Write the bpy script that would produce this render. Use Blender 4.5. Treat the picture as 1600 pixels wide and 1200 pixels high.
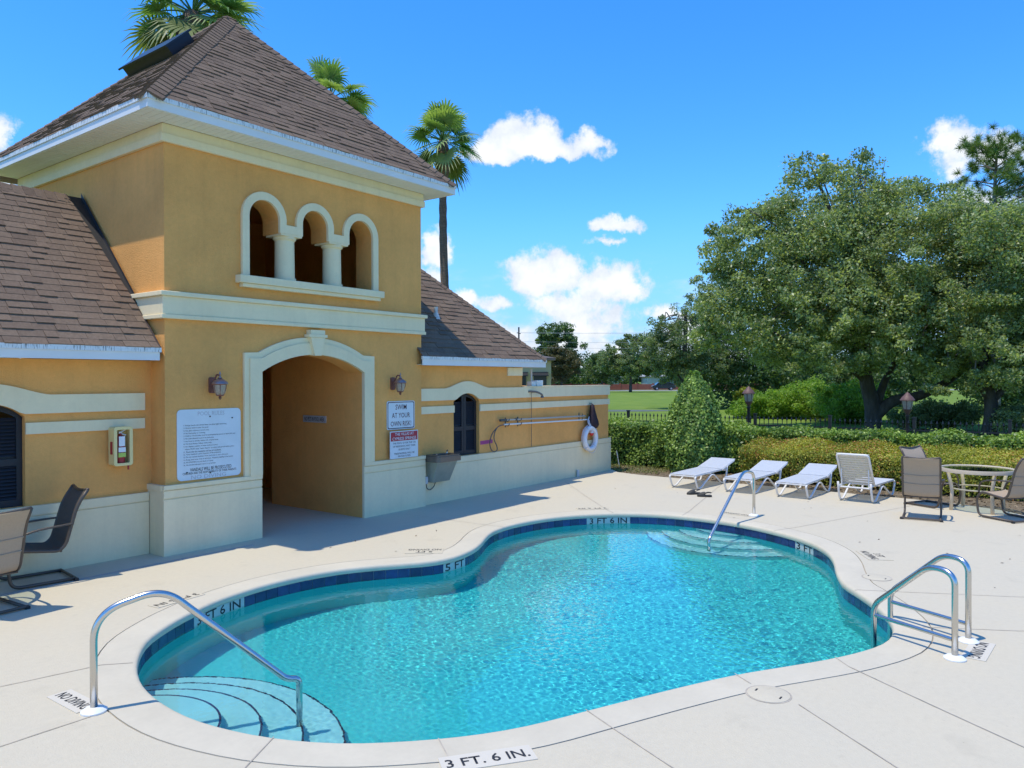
import bpy, bmesh, math, random
import numpy as np
from mathutils import Vector, Matrix, noise as mnoise
from mathutils.geometry import tessellate_polygon

# ------------------------------------------------------------------ scene, camera, sky, sun
for _o in list(bpy.data.objects): bpy.data.objects.remove(_o)
S = bpy.context.scene
COL = S.collection
EYE = 2.3
cam = bpy.data.cameras.new('camera'); camo = bpy.data.objects.new('camera', cam); COL.objects.link(camo)
cam.sensor_fit = 'HORIZONTAL'; cam.sensor_width = 36.0; cam.lens = 36.0*1192.76/1600
cam.clip_start = 0.05; cam.clip_end = 3000
_yaw, _pit, _rol = math.radians(37.085), math.radians(.352), math.radians(-.141)
_f = Vector((math.cos(_yaw), math.sin(_yaw), 0)); _r = Vector((math.sin(_yaw), -math.cos(_yaw), 0)); _u = Vector((0, 0, 1))
_f2 = _f*math.cos(_pit)-_u*math.sin(_pit); _u2 = _u*math.cos(_pit)+_f*math.sin(_pit)
_r3 = _r*math.cos(_rol)+_u2*math.sin(_rol); _u3 = _u2*math.cos(_rol)-_r*math.sin(_rol)
camo.matrix_world = Matrix(((_r3.x, _u3.x, -_f2.x, 0), (_r3.y, _u3.y, -_f2.y, 0), (_r3.z, _u3.z, -_f2.z, EYE), (0, 0, 0, 1)))
S.camera = camo

SUN = Vector((-.285, .138, .948)).normalized()
sl = bpy.data.lights.new('sun', 'SUN'); so = bpy.data.objects.new('sun', sl); COL.objects.link(so)
sl.energy = 2.1; sl.angle = math.radians(.5); sl.color = (1, .93, .79)
so.location = (0, 0, 30); so.rotation_euler = (-SUN).to_track_quat('-Z', 'Y').to_euler()
sl.cycles.is_caustics_light = True

S.view_settings.view_transform = 'Standard'; S.view_settings.look = 'None'
S.view_settings.gamma = 1; S.view_settings.exposure = .95; S.view_settings.use_curve_mapping = False
S.render.engine = 'CYCLES'
try:
    S.cycles.use_denoising = True; S.cycles.denoiser = 'OPENIMAGEDENOISE'
    S.cycles.denoising_prefilter = 'ACCURATE'
except Exception: pass
S.cycles.max_bounces = 9; S.cycles.diffuse_bounces = 4; S.cycles.glossy_bounces = 3
S.cycles.transmission_bounces = 6; S.cycles.transparent_max_bounces = 8
S.cycles.sample_clamp_indirect = 6; S.cycles.blur_glossy = .5

W = bpy.data.worlds.new('World'); S.world = W; W.use_nodes = True
def world():
    nt = W.node_tree; N = nt.nodes; L = nt.links
    for n in list(N): N.remove(n)
    out = N.new('ShaderNodeOutputWorld'); bg = N.new('ShaderNodeBackground'); L.new(bg.outputs[0], out.inputs[0])
    sky = N.new('ShaderNodeTexSky'); sky.sky_type = 'NISHITA'; sky.sun_disc = False
    sky.sun_elevation = math.asin(SUN.z); sky.sun_rotation = math.atan2(SUN.x, SUN.y)
    sky.altitude = 0; sky.air_density = 1.0; sky.dust_density = .1; sky.ozone_density = 3.0
    hs = N.new('ShaderNodeHueSaturation'); hs.inputs['Saturation'].default_value = 1.14; hs.inputs['Value'].default_value = 1.0
    tn = N.new('ShaderNodeMixRGB'); tn.blend_type = 'MULTIPLY'; tn.inputs[0].default_value = 1; L.new(sky.outputs[0], tn.inputs[1]); tn.inputs[2].default_value = (.54, .735, .985, 1)
    L.new(tn.outputs[0], hs.inputs['Color'])
    tc = N.new('ShaderNodeTexCoord'); sp = N.new('ShaderNodeSeparateXYZ'); L.new(tc.outputs['Generated'], sp.inputs[0])
    def M(op, a, b=None, c=None, clamp=False):
        n = N.new('ShaderNodeMath'); n.operation = op; n.use_clamp = clamp
        for i, x in enumerate((a, b, c)):
            if x is None: continue
            if isinstance(x, (int, float)): n.inputs[i].default_value = x
            else: L.new(x, n.inputs[i])
        return n.outputs[0]
    az = M('MULTIPLY', M('ARCTAN2', sp.outputs[1], sp.outputs[0]), 180/math.pi)
    el = M('MULTIPLY', M('ARCSINE', sp.outputs[2]), 180/math.pi)
    def nz(scale, detail, rough, off=0.0, stretch=1.0):
        mp = N.new('ShaderNodeMapping'); L.new(tc.outputs['Generated'], mp.inputs[0])
        mp.inputs['Location'].default_value = (off, off*.7, off*.3); mp.inputs['Scale'].default_value = (1, 1, stretch)
        n = N.new('ShaderNodeTexNoise'); n.inputs['Scale'].default_value = scale
        n.inputs['Detail'].default_value = detail; n.inputs['Roughness'].default_value = rough
        L.new(mp.outputs[0], n.inputs['Vector']); return n.outputs['Fac']
    big = M('ADD', M('SUBTRACT', nz(22, 9, .62), .5), M('MULTIPLY', M('SUBTRACT', nz(9, 3, .5, 2.2), .5), .35))
    wig = M('SUBTRACT', nz(55, 7, .65, 3.1), .5)
    wy = M('SUBTRACT', nz(40, 4, .6, 7.7), .5)
    azw = M('ADD', az, M('MULTIPLY', wig, 2.2)); elw = M('ADD', el, M('MULTIPLY', wy, 1.6))
    # cumulus described by compass direction and height above the horizon: az, el, half width, height above base, depth below, weight
    C = CLOUDS
    tot = None; tone = None
    for (a0, e0, ra, up, dn, w) in C:
        dx = M('DIVIDE', M('SUBTRACT', azw, a0), ra)
        de = M('SUBTRACT', elw, e0)
        dy = M('ADD', M('DIVIDE', M('MAXIMUM', de, 0.0), up), M('DIVIDE', M('MAXIMUM', M('MULTIPLY', de, -1.0), 0.0), dn))
        d = M('SQRT', M('ADD', M('MULTIPLY', dx, dx), M('MULTIPLY', dy, dy)))
        b = M('MULTIPLY', M('SUBTRACT', 1.0, d), w)
        tot = b if tot is None else M('SMOOTH_MAX', tot, b, .25)
    dens = M('ADD', tot, M('MULTIPLY', big, 1.9))
    mr = N.new('ShaderNodeMapRange'); mr.interpolation_type = 'SMOOTHSTEP'; L.new(dens, mr.inputs[0])
    mr.inputs[1].default_value = .0; mr.inputs[2].default_value = .46
    cov = M('MULTIPLY', mr.outputs[0], .97)
    # thin pale cumulus field low over the horizon
    low = N.new('ShaderNodeMapRange'); low.interpolation_type = 'SMOOTHSTEP'; L.new(M('ADD', nz(9, 7, .6, 1.3, 3.2), M('MULTIPLY', el, -.013)), low.inputs[0])
    low.inputs[1].default_value = .36; low.inputs[2].default_value = .60
    lowf = N.new('ShaderNodeMapRange'); L.new(el, lowf.inputs[0]); lowf.inputs[1].default_value = 10.0; lowf.inputs[2].default_value = 3.5
    lowc = M('MULTIPLY', M('MULTIPLY', low.outputs[0], lowf.outputs[0]), .75)
    sh = N.new('ShaderNodeMapRange'); L.new(M('ADD', M('MULTIPLY', dens, .55), M('MULTIPLY', M('SUBTRACT', nz(30, 6, .55, 5.0), .5), 1.6)), sh.inputs[0])
    sh.inputs[1].default_value = -.25; sh.inputs[2].default_value = .75
    ramp = N.new('ShaderNodeMixRGB'); L.new(sh.outputs[0], ramp.inputs[0])
    ramp.inputs[1].default_value = (2.3, 2.6, 3.05, 1); ramp.inputs[2].default_value = (4.05, 4.1, 4.15, 1)
    hz = N.new('ShaderNodeMapRange'); hz.interpolation_type = 'SMOOTHSTEP'; L.new(el, hz.inputs[0]); hz.inputs[1].default_value = 13.0; hz.inputs[2].default_value = -1.0; hz.inputs[3].default_value = 0.0; hz.inputs[4].default_value = .75
    hm = N.new('ShaderNodeMixRGB'); L.new(hz.outputs[0], hm.inputs[0]); L.new(hs.outputs[0], hm.inputs[1]); hm.inputs[2].default_value = (.7, 1.45, 2.9, 1)
    m1 = N.new('ShaderNodeMixRGB'); L.new(lowc, m1.inputs[0]); L.new(hm.outputs[0], m1.inputs[1]); m1.inputs[2].default_value = (2.5, 3.0, 3.6, 1)
    m2 = N.new('ShaderNodeMixRGB'); L.new(cov, m2.inputs[0]); L.new(m1.outputs[0], m2.inputs[1]); L.new(ramp.outputs[0], m2.inputs[2])
    L.new(m2.outputs[0], bg.inputs[0]); bg.inputs[1].default_value = .15
# az measured from +X towards +Y, el above the horizon (degrees)
CLOUDS = [
 (33, 2.4, 13, 3.6, 2.5, .48), (42, 2.8, 5, 2.8, 2, .52), (29, 4.6, 4, 1.6, 1.2, .5), (37.5, 3.2, 3.4, 1.4, .9, .7), (24.5, 3.0, 3, 1.6, 1.2, .6),
 (36.0, 17.0, 3.6, 2.2, .9, 1.0), (38.2, 16.4, 2.6, 1.5, .8, 1.0), (33.6, 16.6, 3.6, 1.2, .8, .95), (31.6, 17.0, 2.0, 1.1, .7, .9),
 (29.6, 11.2, 2.4, .9, .5, .9), (30.0, 10.2, 1.6, .4, .3, .5),
 (35.4, 7.2, 3.4, 2.6, 1.3, 1.05), (33.6, 7.6, 2.8, 2.3, 1.5, 1.0), (30.4, 7.0, 3.2, 2.0, 1.6, 1.0), (28.6, 6.2, 2.0, 1.3, 1.0, .9), (33.5, 5.4, 5.4, 1.6, 1.0, .7),
 (40.5, 5.9, 2.2, 1.0, .7, 1.0), (38.6, 5.6, 2.0, 1.0, .7, .95), (42.8, 9.4, 1.6, 2.2, 1.4, .95), (43.4, 7.2, 1.8, 1.4, .9, .8),
 (25.8, 4.8, 1.8, 1.1, .7, .9), (31.5, 3.6, 3.2, .9, .6, .8),
 (7.2, 15.0, 2.1, 1.6, 2.4, 1.05), (4.8, 14.2, 2.1, 1.4, 2.3, 1.0), (0.8, 17.6, 2.0, 2.2, 1.5, 1.0), (4.6, 11.0, 4.5, 1.5, 1.5, .8),
 (71.4, 14.6, 1.6, 2.2, 2.4, .95), (71.5, 11.5, 2.0, 1.6, 1.5, .9), (47.5, 27.2, 1.8, .5, .4, .5),
 (96, 24, 6, 3, 1.6, 1.0), (110, 11, 7, 3, 2, 1.0), (130, 17, 6, 3, 2, 1.0), (150, 9, 8, 3, 2, 1.0), (172, 22, 7, 3.5, 2, 1.0), (197, 12, 8, 3, 2, 1.0), (222, 20, 6, 3, 2, 1.0), (-18, 12, 6, 3, 2, 1.0), (-40, 18, 6, 3, 2, 1.0), (-62, 10, 8, 3, 2, 1.0), (-85, 25, 7, 3.5, 2, 1.0), (-108, 12, 8, 3, 2, 1.0), (-130, 18, 7, 3, 2, 1.0), (-20, 32, 6, 3, 2, .9), (165, 40, 8, 4, 3, .9), (-75, 42, 8, 4, 3, .9), (60, 45, 7, 4, 3, .9), (240, 38, 7, 4, 3, .9),  # clouds out of view, more of them added for whiter fill light
]
world()

# ------------------------------------------------------------------ materials
MATS = {}
def mat(name, col, rough=.6, var=0.0, vscale=4.0, bump=0.0, bscale=60.0, metal=0.0, spec=.5, col2=None, attr=None, rand=0.0, ior=None, trans=0.0, detail=6, bdist=.01, coat=0.0, stretch=(1,1,1), translucent=0.0, tcol=None, streak=0.0, mottle=0.0):
    """principled material; colour varies between col and col2 by noise, by an attribute and by object"""
    m = bpy.data.materials.new(name); m.use_nodes = True; nt = m.node_tree; N = nt.nodes; L = nt.links
    b = N['Principled BSDF']; MATS[name] = m
    b.inputs['Roughness'].default_value = rough; b.inputs['Metallic'].default_value = metal
    b.inputs['Specular IOR Level'].default_value = spec
    if ior: b.inputs['IOR'].default_value = ior
    if trans: b.inputs['Transmission Weight'].default_value = trans
    if coat: b.inputs['Coat Weight'].default_value = coat
    c = (*col, 1); cur = None
    tc = N.new('ShaderNodeTexCoord'); mp = N.new('ShaderNodeMapping'); mp.inputs['Scale'].default_value = stretch
    geo = N.new('ShaderNodeNewGeometry'); L.new(geo.outputs['Position'], mp.inputs[0])
    def noise(scale, det=detail, ro=.6):
        n = N.new('ShaderNodeTexNoise'); n.inputs['Scale'].default_value = scale; n.inputs['Detail'].default_value = det; n.inputs['Roughness'].default_value = ro
        L.new(mp.outputs[0], n.inputs['Vector']); return n.outputs['Fac']
    rgb = N.new('ShaderNodeRGB'); rgb.outputs[0].default_value = c; cur = rgb.outputs[0]
    if col2 is not None and attr:
        a = N.new('ShaderNodeAttribute'); a.attribute_name = attr
        mx = N.new('ShaderNodeMixRGB'); L.new(a.outputs['Fac'], mx.inputs[0]); L.new(cur, mx.inputs[1]); mx.inputs[2].default_value = (*col2, 1); cur = mx.outputs[0]
    elif col2 is not None:
        mr = N.new('ShaderNodeMapRange'); L.new(noise(vscale), mr.inputs[0]); mr.inputs[1].default_value = .35; mr.inputs[2].default_value = .68
        mx = N.new('ShaderNodeMixRGB'); L.new(mr.outputs[0], mx.inputs[0]); L.new(cur, mx.inputs[1]); mx.inputs[2].default_value = (*col2, 1); cur = mx.outputs[0]
    if var:
        mr = N.new('ShaderNodeMapRange'); L.new(noise(vscale), mr.inputs[0]); mr.inputs[1].default_value = .3; mr.inputs[2].default_value = .7
        mr.inputs[3].default_value = 1-var; mr.inputs[4].default_value = 1+var
        mx = N.new('ShaderNodeMixRGB'); mx.blend_type = 'MULTIPLY'; mx.inputs[0].default_value = 1; L.new(cur, mx.inputs[1]); L.new(mr.outputs[0], mx.inputs[2]); cur = mx.outputs[0]
    if mottle:
        mr = N.new('ShaderNodeMapRange'); L.new(noise(19, 8, .7), mr.inputs[0]); mr.inputs[1].default_value = .3; mr.inputs[2].default_value = .7; mr.inputs[3].default_value = 1-mottle; mr.inputs[4].default_value = 1+mottle
        mx = N.new('ShaderNodeMixRGB'); mx.blend_type = 'MULTIPLY'; mx.inputs[0].default_value = 1; L.new(cur, mx.inputs[1]); L.new(mr.outputs[0], mx.inputs[2]); cur = mx.outputs[0]
    if streak:                                                  # rain streaks: long in z, short across
        m2 = N.new('ShaderNodeMapping'); m2.inputs['Scale'].default_value = (3.2, 3.2, .16); L.new(geo.outputs['Position'], m2.inputs[0])
        n2 = N.new('ShaderNodeTexNoise'); n2.inputs['Scale'].default_value = 2.2; n2.inputs['Detail'].default_value = 7; n2.inputs['Roughness'].default_value = .65; L.new(m2.outputs[0], n2.inputs['Vector'])
        mr = N.new('ShaderNodeMapRange'); L.new(n2.outputs['Fac'], mr.inputs[0]); mr.inputs[1].default_value = .46; mr.inputs[2].default_value = .72; mr.inputs[3].default_value = 1.0; mr.inputs[4].default_value = 1-streak
        mx = N.new('ShaderNodeMixRGB'); mx.blend_type = 'MULTIPLY'; mx.inputs[0].default_value = 1; L.new(cur, mx.inputs[1]); L.new(mr.outputs[0], mx.inputs[2]); cur = mx.outputs[0]
    if rand:
        oi = N.new('ShaderNodeObjectInfo'); mr = N.new('ShaderNodeMapRange'); L.new(oi.outputs['Random'], mr.inputs[0]); mr.inputs[3].default_value = 1-rand; mr.inputs[4].default_value = 1+rand
        mx = N.new('ShaderNodeMixRGB'); mx.blend_type = 'MULTIPLY'; mx.inputs[0].default_value = 1; L.new(cur, mx.inputs[1]); L.new(mr.outputs[0], mx.inputs[2]); cur = mx.outputs[0]
    L.new(cur, b.inputs['Base Color'])
    m['cur'] = ''
    if bump:
        bp = N.new('ShaderNodeBump'); bp.inputs['Strength'].default_value = bump; bp.inputs['Distance'].default_value = bdist
        L.new(noise(bscale, 5), bp.inputs['Height']); L.new(bp.outputs[0], b.inputs['Normal'])
    if translucent:
        tr = N.new('ShaderNodeBsdfTranslucent'); ms = N.new('ShaderNodeMixShader'); ms.inputs[0].default_value = translucent
        g = N.new('ShaderNodeMixRGB'); g.blend_type = 'MULTIPLY'; g.inputs[0].default_value = 1; L.new(cur, g.inputs[1]); g.inputs[2].default_value = (*(tcol or (1.3, 1.25, .5)), 1)
        L.new(g.outputs[0], tr.inputs[0]); out = N['Material Output']
        L.new(b.outputs[0], ms.inputs[1]); L.new(tr.outputs[0], ms.inputs[2]); L.new(ms.outputs[0], out.inputs[0])
    return m

# ------------------------------------------------------------------ mesh helpers
class MB:
    def __init__(s): s.v = []; s.f = []; s.t = []
    def add(s, vs, fs, tone=None):
        o = len(s.v); s.v += [tuple(x) for x in vs]; s.f += [tuple(o+i for i in f) for f in fs]
        if tone is not None: s.t += [tone]*(len(s.v)-len(s.t))
        return s
    def box(s, x0, x1, y0, y1, z0, z1, M=None):
        vs = [Vector(p) for p in ((x0,y0,z0),(x1,y0,z0),(x1,y1,z0),(x0,y1,z0),(x0,y0,z1),(x1,y0,z1),(x1,y1,z1),(x0,y1,z1))]
        if M is not None: vs = [M @ v for v in vs]
        return s.add(vs, [(3,2,1,0),(4,5,6,7),(0,1,5,4),(1,2,6,5),(2,3,7,6),(3,0,4,7)])
    def hexa(s, b, t, tone=None):
        """solid between two quads (bottom, top) given in the same order"""
        return s.add(list(b)+list(t), [(3,2,1,0),(4,5,6,7),(0,1,5,4),(1,2,6,5),(2,3,7,6),(3,0,4,7)], tone)
    def tube(s, pts, r, n=10, closed=False, cap=True, sq=None):
        pts = [Vector(p) for p in pts]; m = len(pts); o = len(s.v); prev = None
        rr = r if isinstance(r, (list, tuple)) else [r]*m
        for i, p in enumerate(pts):
            a = pts[(i-1) % m] if (closed or i > 0) else p; b = pts[(i+1) % m] if (closed or i < m-1) else p
            t = (b-a).normalized()
            if prev is None:
                up = Vector((0,0,1)) if abs(t.z) < .9 else Vector((1,0,0)); x = t.cross(up).normalized()
            else: x = (prev - t*prev.dot(t)).normalized()
            prev = x; y = t.cross(x)
            for k in range(n):
                an = 2*math.pi*k/n; s.v.append(tuple(p + (x*math.cos(an)*(sq[0] if sq else 1) + y*math.sin(an)*(sq[1] if sq else 1))*rr[i]))
        for i in range(m if closed else m-1):
            for k in range(n):
                a = o+i*n+k; b = o+i*n+(k+1) % n; c = o+((i+1) % m)*n+(k+1) % n; d = o+((i+1) % m)*n+k
                s.f.append((a, b, c, d))
        if cap and not closed:
            s.f.append(tuple(o+k for k in range(n))[::-1]); s.f.append(tuple(o+(m-1)*n+k for k in range(n)))
        return s
    def lathe(s, prof, cx=0, cy=0, n=20, cap=True):
        o = len(s.v)
        for (r, z) in prof:
            for k in range(n):
                an = 2*math.pi*k/n; s.v.append((cx+r*math.cos(an), cy+r*math.sin(an), z))
        for i in range(len(prof)-1):
            for k in range(n):
                s.f.append((o+i*n+k, o+i*n+(k+1) % n, o+(i+1)*n+(k+1) % n, o+(i+1)*n+k))
        if cap:
            s.f.append(tuple(o+k for k in range(n))[::-1]); s.f.append(tuple(o+(len(prof)-1)*n+k for k in range(n)))
        return s
    def prism(s, loops, fn, d0, d1, sides=True):
        """polygon with holes (2-D loops) extruded from depth d0 to d1; fn(u, v, d) gives the point"""
        flat = [p for l in loops for p in l]
        tris = tessellate_polygon([[Vector((p[0], p[1], 0)) for p in l] for l in loops])
        o = len(s.v); n = len(flat)
        s.v += [tuple(fn(p[0], p[1], d0)) for p in flat]; s.v += [tuple(fn(p[0], p[1], d1)) for p in flat]
        for t in tris:
            s.f.append(tuple(o+i for i in t)); s.f.append(tuple(o+n+i for i in t)[::-1])
        if sides:
            k = 0
            for l in loops:
                m = len(l)
                for i in range(m):
                    a = o+k+i; b = o+k+(i+1) % m; s.f.append((a, b, b+n, a+n))
                k += m
        return s
    def build(s, name, m=None, parent=None, smooth=False, world=True, bevel=0.0, tone=False, recalc=True):
        off = Vector(parent_world(parent)) if (parent is not None and world) else Vector((0,0,0))
        me = bpy.data.meshes.new(name)
        v = np.array(s.v, float).reshape(-1, 3) - np.array(off)
        me.from_pydata(v.tolist(), [], s.f)
        if recalc:
            bm = bmesh.new(); bm.from_mesh(me); bmesh.ops.recalc_face_normals(bm, faces=bm.faces); bm.to_mesh(me); bm.free()
        if tone and s.t:
            at = me.attributes.new('tone', 'FLOAT', 'POINT'); at.data.foreach_set('value', np.array(s.t, np.float32))
        if smooth:
            me.polygons.foreach_set('use_smooth', [True]*len(me.polygons))
            if smooth != 'all':
                try: me.set_sharp_from_angle(angle=math.radians(38))
                except Exception: pass
        if m is not None: me.materials.append(m if not isinstance(m, str) else MATS[m])
        o = bpy.data.objects.new(name, me); COL.objects.link(o)
        if parent is not None: o.parent = parent
        if bevel:
            b = o.modifiers.new('bevel', 'BEVEL'); b.width = bevel; b.segments = 2; b.limit_method = 'ANGLE'; b.angle_limit = math.radians(40)
        return o
def parent_world(p):
    v = Vector(p.location)
    while p.parent is not None: p = p.parent; v += p.location
    return v
def tag(o, label=None, cat=None, group=None, kind=None):
    if label: o['label'] = label
    if cat: o['category'] = cat
    if group: o['group'] = group
    if kind: o['kind'] = kind
    return o
def thing(name, label, cat, loc=(0,0,0), group=None):
    o = bpy.data.objects.new(name, None); COL.objects.link(o); o.location = loc; o.empty_display_size = .2
    return tag(o, label, cat, group)
def copy_tree(o, parent=None):
    c = o.copy(); COL.objects.link(c)
    if parent is not None: c.parent = parent
    for ch in [x for x in bpy.data.objects if x.parent is o]: copy_tree(ch, c)
    return c
def bez(pts, n=8):
    """smooth path through points (Catmull-Rom)"""
    P = [Vector(p) for p in pts]; P = [P[0]*2-P[1]]+P+[P[-1]*2-P[-2]]; out = []
    for i in range(1, len(P)-2):
        for k in range(n):
            t = k/n; a, b, c, d = P[i-1], P[i], P[i+1], P[i+2]
            out.append(.5*((2*b)+(c-a)*t+(2*a-5*b+4*c-d)*t*t+(3*b-a-3*c+d)*t**3))
    out.append(P[-2]); return out
def fillet(pts, r, n=6):
    """polyline with rounded corners"""
    P = [Vector(p) for p in pts]; out = [P[0]]
    for i in range(1, len(P)-1):
        a = (P[i-1]-P[i]); b = (P[i+1]-P[i]); rr = min(r if not isinstance(r, (list, tuple)) else r[i-1], a.length*.49, b.length*.49)
        p0 = P[i]+a.normalized()*rr; p1 = P[i]+b.normalized()*rr
        for k in range(n+1):
            t = k/n; out.append(p0*(1-t)**2+P[i]*2*t*(1-t)+p1*t*t)
    out.append(P[-1]); return out
def text_mesh(body, w=None, h=None, bold=0.0):
    cu = bpy.data.curves.new('text', 'FONT'); cu.body = body; cu.align_x = 'CENTER'; cu.align_y = 'CENTER'; cu.offset = bold; cu.resolution_u = 2
    o = bpy.data.objects.new('text', cu); COL.objects.link(o)
    dg = bpy.context.evaluated_depsgraph_get(); me = bpy.data.meshes.new_from_object(o.evaluated_get(dg)); bpy.data.objects.remove(o); bpy.data.curves.remove(cu)
    v = np.empty(len(me.vertices)*3); me.vertices.foreach_get('co', v); v = v.reshape(-1, 3)
    lo, hi = v.min(0), v.max(0); c = (lo+hi)/2; v = v-c; e = hi-lo
    sx = sy = 1
    if w and h: sx, sy = w/e[0], h/e[1]
    elif h: sx = sy = h/e[1]
    elif w: sx = sy = w/e[0]
    v[:, 0] *= sx; v[:, 1] *= sy
    return me, v
def text(name, body, org, xd, yd, w, h, m, parent, bold=0.0):
    """flat lettering centred at org; xd, yd are the reading directions"""
    me, v = text_mesh(body, w, h, bold)
    xd, yd, org = np.array(xd, float), np.array(yd, float), np.array(org, float)-np.array(parent_world(parent))
    p = org + v[:, :1]*xd + v[:, 1:2]*yd
    me.vertices.foreach_set('co', p.ravel()); me.name = name; me.materials.clear(); me.materials.append(MATS[m]); me.update()
    o = bpy.data.objects.new(name, me); COL.objects.link(o); o.parent = parent; return o
WATER_COL=(.93,.99,.99,1); RIP=.205; WBUMP=.05
# ------------------------------------------------------------------ materials used
mat('deck', (.57, .508, .378), .85, mottle=.035, col2=(.54, .475, .345), var=.05, vscale=.9, bump=.5, bscale=70, bdist=.006, spec=.25)
mat('coping', (.57, .51, .385), .8, mottle=.03, var=.06, vscale=1.8, bump=.2, bscale=150, bdist=.003, spec=.25)
def deck_stains():
    m = MATS['deck']; nt = m.node_tree; N, L = nt.nodes, nt.links; b = N['Principled BSDF']; src = b.inputs['Base Color'].links[0].from_socket; g = N.new('ShaderNodeNewGeometry')
    for sc, lo, hi, dk in ((2.3, .60, .74, .93), (34, .67, .75, .80), (7, .64, .72, .95)):
        n = N.new('ShaderNodeTexNoise'); n.inputs['Scale'].default_value = sc; n.inputs['Detail'].default_value = 6; L.new(g.outputs['Position'], n.inputs['Vector'])
        r = N.new('ShaderNodeMapRange'); L.new(n.outputs['Fac'], r.inputs[0]); r.inputs[1].default_value = lo; r.inputs[2].default_value = hi; r.inputs[3].default_value = 1; r.inputs[4].default_value = dk
        x = N.new('ShaderNodeMixRGB'); x.blend_type = 'MULTIPLY'; x.inputs[0].default_value = 1; L.new(src, x.inputs[1]); L.new(r.outputs[0], x.inputs[2]); src = x.outputs[0]
    L.new(src, b.inputs['Base Color'])
deck_stains()
mat('joint', (.43, .375, .295), .9, var=.3, vscale=6)
mat('drain', (.40, .38, .35), .8, var=.1, vscale=20)
mat('plaster', (.052, .545, .555), .8, var=.05, vscale=2.0, spec=.2)
mat('step_plaster', (.30, .66, .68), .8, var=.05, vscale=3.0, spec=.2)  # paler than the floor: the brighter shallow-water look is put into the colour
mat('tile', (.012, .028, .11), .18, var=.25, vscale=9, rand=.35, spec=.6)
mat('grout', (.42, .45, .46), .8)
mat('marker_tile', (.44, .48, .46), .3)
mat('black_paint', (.02, .02, .022), .6)
mat('steel', (.60, .585, .55), .24, metal=1.0)
mat('white_plastic', (.78, .77, .72), .4)
# ------------------------------------------------------------------ pool outline (metres on the deck plane)
RAW = [(3.07,6.12),(3.30,6.49),(3.53,6.74),(3.91,7.00),(4.21,7.15),(4.46,7.26),(4.76,7.34),(5.22,7.40),(5.70,7.37),(6.15,7.25),(6.52,7.05),(6.85,6.82),(7.10,6.66),(7.44,6.58),(7.90,6.66),(8.30,6.83),(8.64,7.02),(8.92,7.16),(9.20,7.25),(9.66,7.30),(10.22,7.24),(10.72,7.08),(11.18,6.80),(11.54,6.46),(11.81,6.04),(11.95,5.52),(11.96,4.95),(11.85,4.38),(11.60,3.80),(11.22,3.24),(10.72,2.83),(10.20,2.59),(9.62,2.41),(9.13,2.22),(8.86,2.03),(8.50,1.78),(8.05,1.54),(7.70,1.43),(7.36,1.41),(7.08,1.47),(6.77,1.60),(6.49,1.75),(6.22,1.92),(5.76,2.21),(5.22,2.48),(4.60,2.76),(4.11,2.98),(3.77,3.20),(3.46,3.48),(3.19,3.80),(2.99,4.18),(2.87,4.58),(2.82,4.95),(2.84,5.36),(2.92,5.75)]
def resample(raw, step):
    P = [Vector((x, y)) for x, y in raw]; n = len(P); dense = []
    for i in range(n):
        a, b, c, d = P[i-1], P[i], P[(i+1) % n], P[(i+2) % n]
        for k in range(12):
            t = k/12; dense.append(.5*((2*b)+(c-a)*t+(2*a-5*b+4*c-d)*t*t+(3*b-a-3*c+d)*t**3))
    for _ in range(6): dense = [(dense[i-1]+dense[i]*2+dense[(i+1) % len(dense)])/4 for i in range(len(dense))]
    L = [0]
    for i in range(len(dense)): L.append(L[-1]+(dense[(i+1) % len(dense)]-dense[i]).length)
    m = round(L[-1]/step); out = []; j = 0
    for k in range(m):
        s = L[-1]*k/m
        while L[j+1] < s: j += 1
        t = (s-L[j])/max(1e-9, L[j+1]-L[j]); out.append(dense[j].lerp(dense[(j+1) % len(dense)], t))
    return out
OUT = resample(RAW, .152); NP = len(OUT)
def normals(P):
    N = []
    for i in range(len(P)):
        t = (P[(i+1) % len(P)]-P[i-1]).normalized(); N.append(Vector((-t.y, t.x)))   # loop runs clockwise: this points out
    return N
NRM = normals(OUT)
_area = sum(OUT[i].x*OUT[(i+1) % NP].y-OUT[(i+1) % NP].x*OUT[i].y for i in range(NP))
if _area > 0: NRM = [-n for n in NRM]
def off(d): return [OUT[i]+NRM[i]*d for i in range(NP)]
WZ = -.175                                                     # water level
# ------------------------------------------------------------------ deck, coping, pool
def ring(mb, loops):
    """surface through closed loops of equal length: [(points2d, z), ...]"""
    o = len(mb.v); n = len(loops[0][0])
    for P, z in loops: mb.v += [(p.x, p.y, z) for p in P]
    for j in range(len(loops)-1):
        for i in range(n):
            mb.f.append((o+j*n+i, o+j*n+(i+1) % n, o+(j+1)*n+(i+1) % n, o+(j+1)*n+i))
    return mb
CW = .315
deck_out = [(-14, -9), (12.2, -9), (13.2, -3.2), (14.3, -.7), (15.2, .70), (15.75, 1.25), (16.05, 1.9), (16.2, 2.9), (16.3, 4.5), (16.36, 6.5), (16.45, 8.6), (16.62, 9.3), (16.98, 9.64), (16.98, 16), (-14, 16)]
mb = MB(); mb.prism([deck_out, [(p.x, p.y) for p in off(CW+.012)]], lambda u, v, d: (u, v, d), 0, -.12)
deck = tag(mb.build('deck', 'deck'), kind='structure', label='off-white textured concrete pool deck')
mb = MB(); ring(mb, [(off(.03), -.072), (off(.0), -.070), (off(-.006), -.05), (off(-.004), -.025), (off(.004), -.010), (off(.016), -.003), (off(.035), .001), (off(CW), .001), (off(CW), -.1)])
coping = tag(mb.build('coping', 'coping', smooth=True), kind='structure', label='rounded concrete coping round the pool edge')
mb = MB(); ring(mb, [(off(CW-.02), -.012), (off(CW+.03), -.012)]); mb.build('joint', 'joint', deck)
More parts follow.
